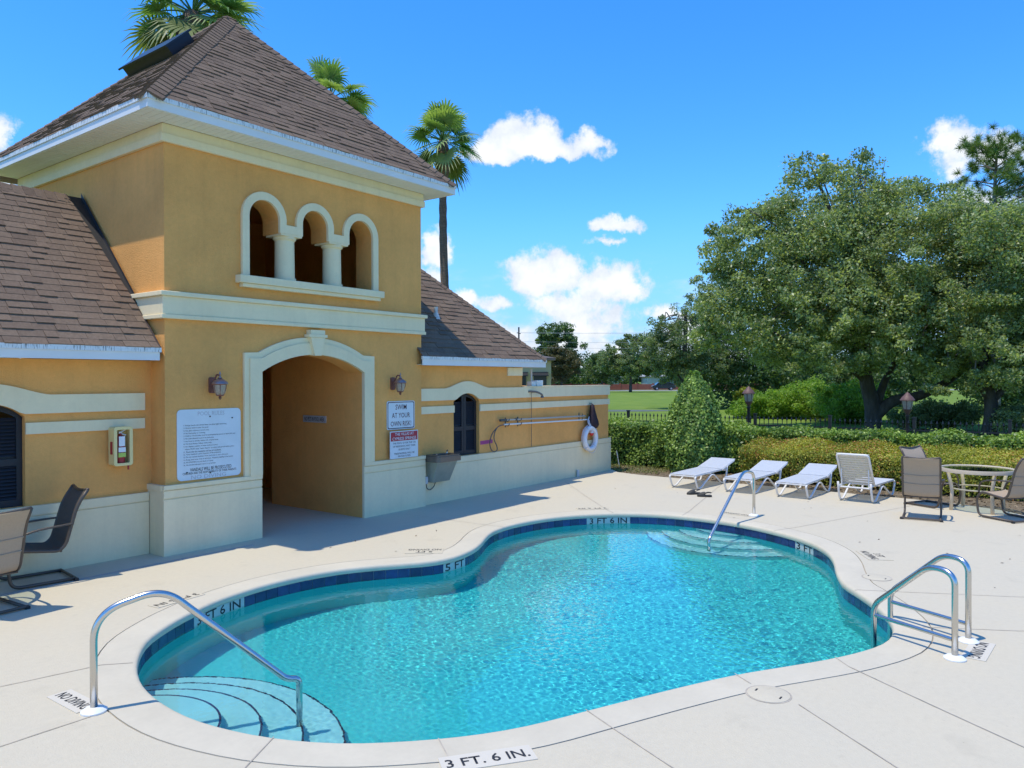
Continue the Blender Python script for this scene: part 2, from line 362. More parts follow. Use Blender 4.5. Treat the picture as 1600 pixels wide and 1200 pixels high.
def strip(mb, pts, w, z):
    P = [Vector(p) for p in pts]
    for a, b in zip(P, P[1:]):
        t = (b-a).normalized(); n = Vector((-t.y, t.x))*w/2
        mb.add([(a.x-n.x, a.y-n.y, z), (b.x-n.x, b.y-n.y, z), (b.x+n.x, b.y+n.y, z), (a.x+n.x, a.y+n.y, z)], [(0,1,2,3)])
for pts in [[(-6,5.6),(2.42,5.44)], [(-4,8.0),(2.9,6.36),(3.08,6.2)], [(2.0,4.5),(1.0,5.4)][:0], [(2.6,4.02),(1.0,4.7)][:0], [(2.98,4.18),(2.63,3.98),(1.4,3.3)], [(3.6,3.32),(3.42,3.05),(2.2,1.2)], [(4.53,2.79),(4.41,2.53),(3.2,-.2),(2.4,-2)], [(5.78,2.2),(5.66,2.03)], [(5.5,1.63),(4.95,.9),(3.6,-.9)], [(6.62,1.67),(6.46,1.52),(6.06,.9),(5.0,-.8)], [(11.97,5.46),(12.34,5.52),(13.84,5.87),(16.3,6.45)], [(11.5,6.52),(11.69,6.75),(12.84,7.9),(14.4,9.4)], [(7.41,.42),(7.84,.77)][:0], [(7.9,1.22),(8.3,.5),(9.5,-1.2)], [(8.86,2.03),(9.0,1.74),(10.4,-1.0)], [(9.4,7.28),(9.35,7.6),(9.3,9.3)], [(11.6,3.8),(12.0,3.62),(16.1,2.3)]]:
    if len(pts) > 1:
        mb = MB(); strip(mb, pts, .0085, .0045); mb.build('joint', 'joint', deck)
mb = MB()
for k in range(60): mb.box(3.2+k*.05, 3.232+k*.05, 9.29, 9.31, 0, .004)
mb.build('drain_slots', 'joint', deck)
mb = MB(); mb.box(3.1, 6.3, 9.265, 9.335, -.02, .002); mb.build('drain_strip', 'drain', deck)

pool = tag(bpy.data.objects.new('pool_basin', None), kind='structure', label='freeform swimming pool with pale blue plaster'); COL.objects.link(pool)
mb = MB(); ring(mb, [(off(.024), -.068), (off(.024), -1.75)])
pw = mb.build('pool_wall', 'plaster', pool, smooth='all')
def depth(x, y):
    t = max(0, 1-((x-7.3)/3.6)**2); return -(1.05+.10*t*t*(3-2*t))
mb = MB(); nx, ny = 44, 30
for j in range(ny+1):
    for i in range(nx+1):
        x = 2.6+i*9.6/nx; y = 1.2+j*6.4/ny; mb.v.append((x, y, depth(x, y)))
for j in range(ny):
    for i in range(nx): a = j*(nx+1)+i; mb.f.append((a, a+1, a+nx+2, a+nx+1))
pf = mb.build('pool_floor', 'plaster', pool, smooth='all')
mb = MB()
for i in range(NP):                                             # grout bed behind the tiles
    pass
ring(mb, [(off(.020), -.072), (off(.020), -.235)]); mb.build('grout', 'grout', pool, smooth='all')
def near(x, y): return min(range(NP), key=lambda i: (OUT[i]-Vector((x, y))).length)
MARK = {}
for (x, y, n, s) in [(4.42, 7.14, 5, '3 FT 6 IN'), (7.42, 6.56, 3, '5 FT'), (11.32, 6.60, 5, '3 FT 6 IN'), (11.25, 3.27, 3, '3 FT')]:
    i0 = near(x, y)-n//2
    for k in range(n): MARK[(i0+k) % NP] = (s, i0, n)
done = set()
for i in range(NP):
    j = (i+1) % NP; isM = i in MARK
    a, b = OUT[i]+NRM[i]*.020, OUT[j]+NRM[j]*.020; a2, b2 = OUT[i]+NRM[i]*.012, OUT[j]+NRM[j]*.012
    g = .018 if not isM else .004
    A, B, A2, B2 = a.lerp(b, g), b.lerp(a, g), a2.lerp(b2, g), b2.lerp(a2, g)
    mb = MB(); mb.hexa([(A.x,A.y,-.078),(B.x,B.y,-.078),(B.x,B.y,-.228),(A.x,A.y,-.228)], [(A2.x,A2.y,-.078),(B2.x,B2.y,-.078),(B2.x,B2.y,-.228),(A2.x,A2.y,-.228)])
    mb.build('depth_tile' if isM else 'tile', 'marker_tile' if isM else 'tile', pool)
for s, i0, n in set(MARK.values()):                             # lettering bends along the tiles
    me, v = text_mesh(s, n*.152*.86, .095, .012)
    c = i0+n/2; p = np.zeros_like(v)
    for k in range(len(v)):
        q = c+v[k, 0]/.152; i = int(math.floor(q)); t = q-i; P = (OUT[i % NP]+NRM[i % NP]*.0105).lerp(OUT[(i+1) % NP]+NRM[(i+1) % NP]*.0105, t); p[k] = (P.x, P.y, -.128+v[k, 1])
    me.vertices.foreach_set('co', p.ravel()); me.materials.clear(); me.materials.append(MATS['black_paint']); me.update()
    o = bpy.data.objects.new('depth_lettering', me); COL.objects.link(o); o.parent = pool
def inside(x, y):
    c = False
    for i in range(NP):
        a, b = OUT[i], OUT[i-1]
        if (a.y > y) != (b.y > y) and x < (b.x-a.x)*(y-a.y)/(b.y-a.y)+a.x: c = not c
    return c
STEPS = []
for (cx, cy, rad, zs) in [((2.65), 5.5, (.66, .95, 1.25, 1.56), (-.29, -.48, -.67, -.86)), (12.42, 4.72, (.66, .93, 1.2, 1.46), (-.29, -.48, -.67, -.86))]:
    for r, z in zip(rad, zs):
        mb = MB(); n = 64
        mb.lathe([(r-.012, -1.6), (r, -1.6), (r, z-.012), (r-.012, z)], cx, cy, n); o = mb.build('step', 'step_plaster', pool, smooth=True); STEPS.append(o)
        mb = MB()
        for k in range(n*2):
            an0, an1 = 2*math.pi*k/(n*2)+.003, 2*math.pi*(k+1)/(n*2)-.003
            q = lambda an, rr, zz: (cx+rr*math.cos(an), cy+rr*math.sin(an), zz)
            if not (inside(*q(an0, r, 0)[:2])): continue
            mb.hexa([q(an0, r-.012, z-.004), q(an1, r-.012, z-.004), q(an1, r+.004, z-.004), q(an0, r+.004, z-.004)], [q(an0, r-.012, z+.004), q(an1, r-.012, z+.004), q(an1, r+.004, z+.004), q(an0, r+.004, z+.004)])
            if 0: mb.hexa([q(an0, r-.01, z-.05), q(an1, r-.01, z-.05), q(an1, r+.005, z-.05), q(an0, r+.005, z-.05)], [q(an0, r-.01, z-.0041), q(an1, r-.01, z-.0041), q(an1, r+.005, z-.0041), q(an0, r+.005, z-.0041)])
        STEPS.append(mb.build('step_edge_tiles', 'tile', pool))
for (x, y) in [(9.2, 5.0), (6.6, 3.4)]:
    mb = MB(); mb.lathe([(.0, 0), (.15, 0), (.14, .03), (.0, .05)], x, y, 20, cap=False); mb.v = [(a, b, c+depth(x, y)) for a, b, c in mb.v]; STEPS.append(mb.build('main_drain', 'plaster', pool, smooth=True))
# ---- water
wm = bpy.data.materials.new('water'); wm.use_nodes = True; nt = wm.node_tree; nt.nodes.clear()
o_ = nt.nodes.new('ShaderNodeOutputMaterial'); rf = nt.nodes.new('ShaderNodeBsdfRefraction'); gl = nt.nodes.new('ShaderNodeBsdfGlossy'); fr = nt.nodes.new('ShaderNodeFresnel'); mx = nt.nodes.new('ShaderNodeMixShader')
rf.inputs['IOR'].default_value = 1.333; rf.inputs['Roughness'].default_value = 0.0; rf.inputs['Color'].default_value = WATER_COL
gl.inputs['Roughness'].default_value = 0.0; gl.inputs['Color'].default_value = (1, 1, 1, 1); fr.inputs['IOR'].default_value = 1.333
tcw = nt.nodes.new('ShaderNodeNewGeometry'); nw = nt.nodes.new('ShaderNodeTexNoise'); nw.inputs['Scale'].default_value = 24; nw.inputs['Detail'].default_value = 2; nt.links.new(tcw.outputs['Position'], nw.inputs['Vector'])
bw = nt.nodes.new('ShaderNodeBump'); bw.inputs['Strength'].default_value = WBUMP; bw.inputs['Distance'].default_value = .012; nt.links.new(nw.outputs['Fac'], bw.inputs['Height'])
for n_ in (rf, gl, fr): nt.links.new(bw.outputs[0], n_.inputs['Normal'])
nt.links.new(fr.outputs[0], mx.inputs[0]); nt.links.new(rf.outputs[0], mx.inputs[1]); nt.links.new(gl.outputs[0], mx.inputs[2]); nt.links.new(mx.outputs[0], o_.inputs['Surface'])
def water():
    st = .0115; x0, y0 = 2.75, 1.33; nx, ny = int(9.3/st), int(6.15/st)
    xs = x0+np.arange(nx)*st; ys = y0+np.arange(ny)*st; X, Y = np.meshgrid(xs, ys)
    rng = np.random.default_rng(5); Z = np.zeros_like(X)
    for k in range(90):                                         # wind ripples: many short waves of all directions
        lam = .056*(2.6**rng.uniform(-.45, 1.0)); an = rng.uniform(0, 2*np.pi); ph = rng.uniform(0, 2*np.pi)
        Z += np.sin((X*np.cos(an)+Y*np.sin(an))*2*np.pi/lam+ph)*lam*.0034*(lam/.12)**-.1
    # calmer water near the left steps and along the sheltered walls
    calm = np.clip((X-3.4)/3.2, .25, 1.0)
    patch = np.zeros_like(X)
    for k in range(14):
        lam = rng.uniform(1.6, 4.5); an = rng.uniform(0, 2*np.pi); patch += np.sin((X*np.cos(an)+Y*np.sin(an))*2*np.pi/lam+rng.uniform(0, 6.28))
    calm = calm*np.clip(1+patch*.05, .6, 1.25)
    Z = Z*calm*RIP
    from_in = np.zeros_like(X, bool); B = off(.05); px = np.array([p.x for p in B]); py = np.array([p.y for p in B])
    for i in range(NP):
        ax, ay, bx, by = px[i], py[i], px[i-1], py[i-1]
        if ay == by: continue
        c = ((ay > Y) != (by > Y)) & (X < (bx-ax)*(Y-ay)/(by-ay)+ax); from_in ^= c
    idx = -np.ones(X.shape, int); idx[from_in] = np.arange(from_in.sum())
    V = np.stack([X[from_in], Y[from_in], WZ+Z[from_in]], 1)
    a, b, c, d = idx[:-1, :-1], idx[:-1, 1:], idx[1:, 1:], idx[1:, :-1]; ok = (a >= 0) & (b >= 0) & (c >= 0) & (d >= 0)
    F = np.stack([a[ok], b[ok], c[ok], d[ok]], 1)
    me = bpy.data.meshes.new('pool_water'); me.vertices.add(len(V)); me.vertices.foreach_set('co', V.ravel())
    me.loops.add(F.size); me.loops.foreach_set('vertex_index', F.ravel()); me.polygons.add(len(F))
    me.polygons.foreach_set('loop_start', np.arange(0, F.size, 4)); me.polygons.foreach_set('use_smooth', np.ones(len(F), bool)); me.update(); me.validate()
    me.materials.append(wm); o = bpy.data.objects.new('pool_water', me); COL.objects.link(o); return tag(o, kind='structure', label='rippled turquoise pool water')
wat = water()
wat.cycles.is_caustics_caster = True
for o in [pw, pf]+STEPS: o.cycles.is_caustics_receiver = True
# ------------------------------------------------------------------ pool house
mat('stucco', (.83, .40, .118), .9, mottle=.05, var=.09, vscale=1.4, bump=.8, bscale=60, bdist=.012, spec=.2, streak=.05)
mat('trim', (.85, .715, .45), .85, mottle=.03, var=.05, vscale=1.6, bump=.4, bscale=90, bdist=.005, spec=.2, streak=.05)
mat('fascia', (.75, .74, .71), .45, var=.04, vscale=3)
mat('soffit', (.78, .77, .70), .6, var=.03)
mat('shingle', (.205, .146, .102), .95, attr='tone', col2=(.150, .106, .076), var=.16, vscale=26, bump=.6, bscale=240, bdist=.004, spec=.15)
mat('roof_deck', (.06, .045, .04), .95)
mat('flashing', (.018, .018, .02), .6)
mat('bronze', (.022, .022, .026), .5, spec=.4)
mat('vent_black', (.012, .012, .014), .35)
mat('pvc', (.55, .56, .55), .5)
def drip_mat():
    m = mat('drip_edge', (.72, .74, .74), .5); nt = m.node_tree; N, L = nt.nodes, nt.links; b = N['Principled BSDF']
    g = N.new('ShaderNodeNewGeometry'); mp = N.new('ShaderNodeMapping'); mp.inputs['Scale'].default_value = (60, 60, 9); L.new(g.outputs['Position'], mp.inputs[0])
    n = N.new('ShaderNodeTexNoise'); n.inputs['Scale'].default_value = 1; n.inputs['Detail'].default_value = 5; L.new(mp.outputs[0], n.inputs['Vector'])
    r = N.new('ShaderNodeMapRange'); L.new(n.outputs['Fac'], r.inputs[0]); r.inputs[1].default_value = .52; r.inputs[2].default_value = .70
    mx = N.new('ShaderNodeMixRGB'); L.new(r.outputs[0], mx.inputs[0]); mx.inputs[1].default_value = (.72, .74, .72, 1); mx.inputs[2].default_value = (.10, .09, .075, 1)
    L.new(mx.outputs[0], b.inputs['Base Color'])
drip_mat()
X0, X1, YT, YB = 5.227, 10.036, 9.644, 14.231
house = thing('pool_house', 'orange stucco pool house with square tower, brown shingle roofs and arched passage', 'building', (7.6, 12, 0))
def arc(cx, cz, rx, rz, a0, a1, n=18):
    return [(cx+rx*math.cos(math.radians(a0+(a1-a0)*k/n)), cz+rz*math.sin(math.radians(a0+(a1-a0)*k/n))) for k in range(n+1)]
FX = lambda u, v, d: (u, d, v)
DX0, DX1, DSP, DTOP = 6.66, 8.62, 2.42, 2.69
def seg_arc(x0, x1, zs, zt, n=20, rev=False):
    """segmental arch from (x1, zs) over to (x0, zs)"""
    h = zt-zs; w = (x1-x0)/2; R = (w*w+h*h)/(2*h); cz = zt-R; cx = (x0+x1)/2; a = math.degrees(math.asin(w/R))
    return arc(cx, cz, R, R, 90-a, 90+a, n)
ARCH = [(6.47, 6.99), (7.40, 7.89), (8.32, 8.84)]; IMP = 4.49; SILL = 3.79
def win_hole():
    p = [(6.47, SILL), ]
    p = [(ARCH[2][1], SILL)]
    for i in (2, 1, 0):
        a, b = ARCH[i]; r = (b-a)/2; p += arc((a+b)/2, 4.925-r, r, r, 0, 180)
        if i: p += [(a, IMP), (ARCH[i-1][1], IMP)]
    p += [(6.47, SILL)]; return p
door_hole = [(DX1, 0.0)]+seg_arc(DX0, DX1, DSP, DTOP)+[(DX0, 0.0)]
outline = [(X0, 0)]+[(DX0, 0)]+seg_arc(DX0, DX1, DSP, DTOP)[::-1]+[(DX1, 0), (X1, 0), (X1, 5.75), (X0, 5.75)]
mb = MB(); mb.prism([outline, win_hole()], FX, YT, YT+.38)
mb.box(X0, X0+.2, YT+.38, YB, 0, 5.75); mb.box(X1-.2, X1, YT+.38, YB, 0, 5.75); mb.box(X0+.2, X1-.2, YB-.2, YB, 0, 5.75)
mb.box(X0+.2, X1-.2, YT+.38, YB-.2, 3.0, 3.2); mb.box(X0+.2, X1-.2, YT+.38, YB-.2, 5.6, 5.74)
mb.build('tower_wall', 'stucco', house)
mb = MB(); mb.box(DX1+.004, DX1+.2, YT+.38, 12.13, 0, 3.0); mb.box(DX0-.2, DX0-.004, YT+.38, 12.13, 0, 3.0); mb.box(DX0-.2, DX1+.2, YT+.382, 12.13, 2.78, 3.0)
mb.build('passage_wall', 'stucco', house)
def wrap(mb, z0, z1, p, back=YB):
    mb.box(X0-p, X1+p, YT-p, YT, z0, z1); mb.box(X0-p, X0, YT, back, z0, z1); mb.box(X1, X1+p, YT, back, z0, z1)
mb = MB(); wrap(mb, 3.165, 3.405, .05); wrap(mb, 3.405, 3.466, .085); wrap(mb, 3.108, 3.165, .065); mb.build('belt_course', 'trim', house, bevel=.008)
mb = MB(); wrap(mb, 5.411, 5.52, .055); wrap(mb, 5.52, 5.65, .035); mb.build('frieze', 'trim', house, bevel=.006)
for a, b in ((X0-.05, DX0), (DX1, X1+.05)):
    mb = MB(); mb.box(a, b, YT-.05, YT, 0, .735); mb.box(a, b, YT-.035, YT, .735, .755); mb.box(a, b, YT-.05, YT, .755, .85); mb.box(a, b, YT-.035, YT, .85, .865); mb.box(a, b, YT-.062, YT, .865, .92)
    mb.box(*((X0-.05, X0) if a < 6 else (X1, X1+.05)), YT, YT+.4, 0, .85); mb.box(*((X0-.062, X0) if a < 6 else (X1, X1+.062)), YT, YT+.4, .85, .92)
    mb.build('base_course', 'trim', house)
# door surround
cxd = (DX0+DX1)/2
so_ = [(8.86, .921), (8.86, 2.69), (8.61, 2.70)]+seg_arc(6.62, 8.61, 2.70, 2.955)[1:-1]+[(6.62, 2.70), (6.38, 2.69), (6.38, .921)]
ins = [(DX0, .921)]+seg_arc(DX0, DX1, DSP, DTOP)[::-1]+[(DX1, .921)]
mb = MB(); mb.prism([so_+ins], FX, YT-.045, YT-.001)
so2 = [(8.78, .921), (8.78, 2.61), (8.58, 2.615)]+seg_arc(6.66, 8.58, 2.615, 2.87)[1:-1]+[(6.66, 2.615), (6.46, 2.61), (6.46, .921)]
mb.prism([so2+ins], FX, YT-.068, YT-.047)
mb.build('door_surround', 'trim', house)
mb = MB(); mb.prism([[(7.565, 2.675), (7.69, 2.675), (7.765, 2.955), (7.49, 2.955)]], FX, YT-.12, YT-.002); mb.prism([[(7.455, 2.957), (7.80, 2.957), (7.80, 3.0), (7.455, 3.0)]], FX, YT-.13, YT-.002); mb.prism([[(7.495, 3.002), (7.765, 3.002), (7.765, 3.07), (7.495, 3.07)]], FX, YT-.115, YT-.002)
mb.build('keystone', 'trim', house)
# triple arch surround, columns, sill
to = [(8.955, SILL)]
for i in (2, 1, 0):
    a, b = ARCH[i]; r = (b-a)/2; R = r+.115; zc = 4.925-r
    aa = math.degrees(math.asin(max(-1, (4.618-zc)/R)))
    s_ = 0 if i == 2 else aa; e_ = 180 if i == 0 else 180-aa
    to += arc((a+b)/2, zc, R, R, s_, e_)
to += [(6.355, SILL)]
mb = MB(); mb.prism([to+win_hole()[::-1]], FX, YT-.05, YT-.001); mb.build('window_surround', 'trim', house)
for cx in (7.195, 8.105):
    mb = MB(); mb.lathe([(.168, SILL), (.168, SILL+.05), (.150, SILL+.055), (.147, SILL+.3), (.143, 4.40), (.150, 4.405), (.172, 4.43), (.172, 4.46)], cx, YT+.13, 28); c = mb.build('column', 'trim', house, smooth=True)
    mb = MB(); mb.box(cx-.19, cx+.19, YT-.045, YT+.32, 4.461, IMP-.001); mb.build('capital', 'trim', c)
mb = MB(); mb.box(6.27, 9.02, YT-.13, YT+.37, 3.68, SILL); mb.box(6.33, 8.96, YT-.10, YT, 3.625, 3.679); mb.build('window_sill', 'trim', house, bevel=.008)
# ---- wings
def shutter_arch(c, hw, z0, zs, zt, inset=0.0):
    return [(c-hw+inset, z0+inset), (c+hw-inset, z0+inset)]+seg_arc(c-hw+inset, c+hw-inset, zs, zt-inset)
def wing_front(x0, x1, y, top, c, name):
    hole = shutter_arch(c, .385, .815, 1.87, 2.03)
    mb = MB(); mb.prism([[(x0, 0), (x1, 0), (x1, top), (x0, top)], hole], FX, y, y+.2); w = mb.build('side_wall', 'stucco', house)
    rec = y+.075
    for s in (-1, 1):
        mb = MB(); xa, xb = (c-.383, c-.004) if s < 0 else (c+.004, c+.383)
        full = seg_arc(c-.383, c+.383, 1.868, 2.026, 32)
        top_ = [p for p in full if xa-1e-6 <= p[0] <= xb+1e-6]
        def zt(x): return max(1.868, np.interp(x, [p[0] for p in full][::-1], [p[1] for p in full][::-1]))
        T = [(xb, zt(xb))]+[p for p in top_ if xa < p[0] < xb]+[(xa, zt(xa))]
        fw = .062
        mb.prism([[(xa, .818), (xb, .818)]+T, [(xa+fw, .90), (xb-fw, .90), (xb-fw, 1.30), (xa+fw, 1.30)][::-1], ([(xa+fw, 1.38), (xb-fw, 1.38)]+[(x, zt(x)-fw) for x in np.linspace(xb-fw, xa+fw, 8)])[::-1]], FX, rec, rec+.035)
        sh = mb.build('shutter', 'bronze', house)
        mb = MB()
        for z in np.arange(.905, 1.96, .042):
            if 1.29 < z < 1.385: continue
            xs = (xa+fw, xb-fw)
            if z > min(zt(xs[0]), zt(xs[1]))-fw-.01: continue
            mb.hexa([(xs[0], rec+.004, z), (xs[1], rec+.004, z), (xs[1], rec+.030, z+.03), (xs[0], rec+.030, z+.03)], [(xs[0], rec+.008, z+.006), (xs[1], rec+.008, z+.006), (xs[1], rec+.034, z+.036), (xs[0], rec+.034, z+.036)])
        mb.box(xa+.01, xb-.01, rec+.036, rec+.05, .83, 1.86)
        mb.build('louvres', 'bronze', sh)
    return hole
def band_arch(x0, x1, c, zb=1.905, zt=2.13):
    """band that arches over the shutter"""
    up = [(x1, zt)]+[(c+.68*math.cos(math.radians(a)), zt) for a in (0,)]
    ogee = [(c+.66-1.32*k/24, zt+.135*(.5-.5*math.cos(2*math.pi*k/24))**.75) for k in range(25)]
    inner = [(c-.385, zb)]+[p for p in seg_arc(c-.385, c+.385, 1.87, 2.03)[::-1] if p[1] > zb+.004]+[(c+.385, zb)]
    return [(x1, zt)]+ogee+[(x0, zt), (x0, zb)]+inner+[(x1, zb)]
CL, CR = 3.325, 11.385; YL, YR = 10.0, 9.72
wing_front(-1.5, X0, YL, 2.56, CL, 'left'); wing_front(X1, 13.22, YR, 2.56, CR, 'right')
def wing_trim(x0, x1, y, c):
    mb = MB(); mb.prism([band_arch(x0, x1, c)], FX, y-.035, y-.001); mb.build('arched_band', 'trim', house)
    for a, b in ((x0, c-.387), (c+.387, x1)):
        mb = MB(); mb.box(a, b, y-.03, y, 1.665, 1.80); mb.build('narrow_band', 'trim', house)
    if x1 < 6: x1 = X0-.06
    mb = MB(); mb.box(x0, x1, y-.05, y, 0, .69); mb.box(x0, x1, y-.035, y, .69, .705); mb.box(x0, x1, y-.052, y, .705, .814); mb.build('base_course', 'trim', house)
wing_trim(-1.5, 5.13, YL, CL); wing_trim(X1, 13.22, YR, CR)
mb = MB(); mb.box(12.68, 13.20, YR-.03, YR-.001, 2.375, 2.545); mb.build('frieze', 'trim', house)
for B in ((13.02, 13.22, YR+.2, YB), (-1.5, -1.3, YL+.2, 14.0), (-1.3, X0, 13.8, 14.0), (X1, 13.02, 13.8, 14.0)): mb = MB(); mb.box(*B, 0, 2.56); mb.build('side_wall', 'stucco', house)
# ---- roofs
EZ = 5.82; OV = .442; EX0, EX1, EY0, EY1 = X0-OV, X1+OV, YT-OV, YB+OV
APX = Vector((7.63, 11.94, 8.60))
SH_LIST = []
def shingle_plane(p0, u, v, n, ulo, uhi, V, expo=.125, seed=0, roof=None, skip=None):
    """courses of shingle tabs on a roof plane; ulo/uhi give the run of the course at height v"""
    rng = random.Random(seed); p0, u, v, n = Vector(p0), Vector(u), Vector(v).normalized(), Vector(n).normalized(); k = 0; out = []
    while k*expo < V-.02:
        v0, v1 = k*expo-.012, min(V, (k+1)*expo+.02); a0, b0, a1, b1 = ulo(max(v0, 0)), uhi(max(v0, 0)), ulo(v1), uhi(v1)
        x = a0-rng.random()*.3
        while x < b0:
            w = rng.choice((.14, .18, .21, .25, .28, .33)); xa, xb = max(x, a0), min(x+w, b0); x += w
            if xb-xa < .015: continue
            ta, tb = min(max(xa, a1), b1), min(max(xb, a1), b1)
            th = .011+.011*(rng.random() < .45)+rng.random()*.004; g = .0025; j = rng.uniform(-.004, .004)
            P = lambda uu, vv, h: tuple(p0+u*uu+v*vv+n*h)
            if tb-ta < .004: tb = ta+.004
            tone = min(1, max(0, rng.gauss(.4, .3)))
            out.append(([P(xa+g, v0+j, .001), P(xb-g, v0+j, .001), P(tb-g, v1, .001), P(ta+g, v1, .001)], [P(xa+g, v0+j, th), P(xb-g, v0+j, th), P(tb-g, v1, .005), P(ta+g, v1, .005)], tone))
        k += 1
    SH_LIST.append((roof, out))
def roof_obj(name, faces):
    mb = MB()
    for f in faces: mb.add(f, [tuple(range(len(f)))])
    return mb.build(name, 'roof_deck', house, recalc=False)
c = [Vector((EX0, EY0, EZ)), Vector((EX1, EY0, EZ)), Vector((EX1, EY1, EZ)), Vector((EX0, EY1, EZ))]
troof = roof_obj('roof', [[c[0], c[1], APX], [c[1], c[2], APX], [c[2], c[3], APX], [c[3], c[0], APX]])
def tri_plane(a, b, seed):
    u = (b-a).normalized(); W = (b-a).length; m = a+u*((APX-a).dot(u)); v = APX-m; V = v.length; um = (APX-a).dot(u)
    n = u.cross(v).normalized(); n = n if n.z > 0 else -n
    shingle_plane(a, u, v, n, lambda t: um*t/V, lambda t: W-(W-um)*t/V, V, seed=seed, roof=troof)
tri_plane(c[0], c[1], 1); tri_plane(c[3], c[0], 2); tri_plane(c[1], c[2], 3); tri_plane(c[2], c[3], 4)
LEY, LEZ, LRY = 9.65, 2.72, 11.92; RZ = LEZ+(LRY-LEY)
lroof = roof_obj('roof', [[(-1.9, LEY, LEZ), (5.19, LEY, LEZ), (5.19, LRY, RZ), (-1.9, LRY, RZ)], [(5.19, 2*LRY-LEY, LEZ), (-1.9, 2*LRY-LEY, LEZ), (-1.9, LRY, RZ), (5.19, LRY, RZ)]])
s2 = 1/math.sqrt(2)
shingle_plane((-1.9, LEY, LEZ), (1, 0, 0), (0, s2, s2), (0, -s2, s2), lambda t: 0, lambda t: 7.055-.14*max(0, (t-.9))/2.3*(1 if t > .9 else 0), (LRY-LEY)/s2, seed=5, roof=lroof)
mb = MB(); mb.add([(5.0, LRY, RZ+.012), (5.19, LRY, RZ+.012), (5.19, LEY+.6, LEZ+.612), (5.165, LEY+.6, LEZ+.612)], [(0, 1, 2, 3)]); mb.add([(5.19, LRY, RZ+.012), (5.19, LRY, RZ+.09), (5.19, LEY+.6, LEZ+.66), (5.19, LEY+.6, LEZ+.612)], [(0, 1, 2, 3)]); mb.build('flashing', 'flashing', lroof)
REY, REZ, RCX = 9.50, 2.72, 13.80; RRY = 11.92; RH = RRY-REY
RX0 = 9.925
rroof = roof_obj('roof', [[(RX0, REY, REZ), (RCX, REY, REZ), (RCX-RH, RRY, REZ+RH), (RX0, RRY, REZ+RH)], [(RCX, REY, REZ), (RCX, REY+2*RH, REZ), (RCX-RH, RRY, REZ+RH)], [(RCX, REY+2*RH, REZ), (X1, REY+2*RH, REZ), (X1, RRY, REZ+RH), (RCX-RH, RRY, REZ+RH)]])
VR = RH/s2
shingle_plane((RX0, REY, REZ), (1, 0, 0), (0, s2, s2), (0, -s2, s2), lambda t: 0, lambda t: RCX-RX0-t*s2, VR, seed=6, roof=rroof)
shingle_plane((RCX, REY, REZ), (0, 1, 0), (-s2, 0, s2), (s2, 0, s2), lambda t: t*s2, lambda t: 2*RH-t*s2, VR-.1, seed=7, roof=rroof)
# single shingles: the nearest ones in the picture; the rest stay geometry in one mesh per roof
allt = []
for ri, (roof, tabs) in enumerate(SH_LIST):
    for k, t in enumerate(tabs):
        ctr = sum((Vector(p) for p in t[1]), Vector())/4; vis = ri in (0, 1, 4, 5) and ctr.x > 3.2
        allt.append((0 if vis else 1, (ctr-Vector((0, 0, EYE))).length, ri, k))
allt.sort(); single = {(ri, k) for q, d, ri, k in allt[:298] if q == 0}
for ri, (roof, tabs) in enumerate(SH_LIST):
    rest = MB()
    for k, (b, t, tone) in enumerate(tabs):
        if (ri, k) in single: mb = MB(); mb.hexa(b, t, tone); mb.build('shingle', 'shingle', roof, tone=True)
        else: rest.hexa(b, t, tone)
    if rest.v: tag(rest.build('shingles', 'shingle', roof, tone=True), kind='stuff')
def caps(a, b, roof, n1, n2, w=.19, step=.14, seed=1):
    rng = random.Random(seed); a, b = Vector(a), Vector(b); d = (b-a); L = d.length; d.normalize(); n1, n2 = Vector(n1).normalized(), Vector(n2).normalized()
    s1 = d.cross(n1).normalized(); s2_ = d.cross(n2).normalized()
    if s1.dot(n2) > 0: s1 = -s1
    if s2_.dot(n1) > 0: s2_ = -s2_
    up = (n1+n2).normalized(); mb = MB(); k = 0.0
    while k < L-.02:
        e = min(L, k+step+.05); tone = min(1, max(0, rng.gauss(.45, .25))); q = rng.uniform(-.006, .006)
        for s in (s1, s2_):
            A, B = a+d*k, a+d*e; h0, h1 = .034, .016
            mb.hexa([A+up*.004, B+up*.004, B+s*(w+q)+up*.002, A+s*(w+q)+up*.002], [A+up*(h0+.006), B+up*(h1+.006), B+s*(w+q)+up*h1, A+s*(w+q)+up*h0], tone)
        k += step
    mb.build('hip_cap', 'shingle', roof, tone=True)
nF = Vector((0, -1, 1.02)); nL = Vector((-1, 0, 1.02)); nR = Vector((1, 0, 1.02)); nB = Vector((0, 1, 1.02))
caps(c[0], APX, troof, nF, nL, seed=1); caps(c[1], APX, troof, nF, nR, seed=2); caps(c[3], APX, troof, nB, nL, seed=3); caps(c[2], APX, troof, nB, nR, seed=4)
caps((-1.9, LRY, RZ), (5.0, LRY, RZ), lroof, (0, -1, 1), (0, 1, 1), seed=5); caps((RCX, REY, REZ), (RCX-RH, RRY, REZ+RH), rroof, (0, -1, 1), (1, 0, 1), seed=6, w=.12); caps((X1+.02, RRY, REZ+RH), (RCX-RH, RRY, REZ+RH), rroof, (0, -1, 1), (0, 1, 1), seed=7)
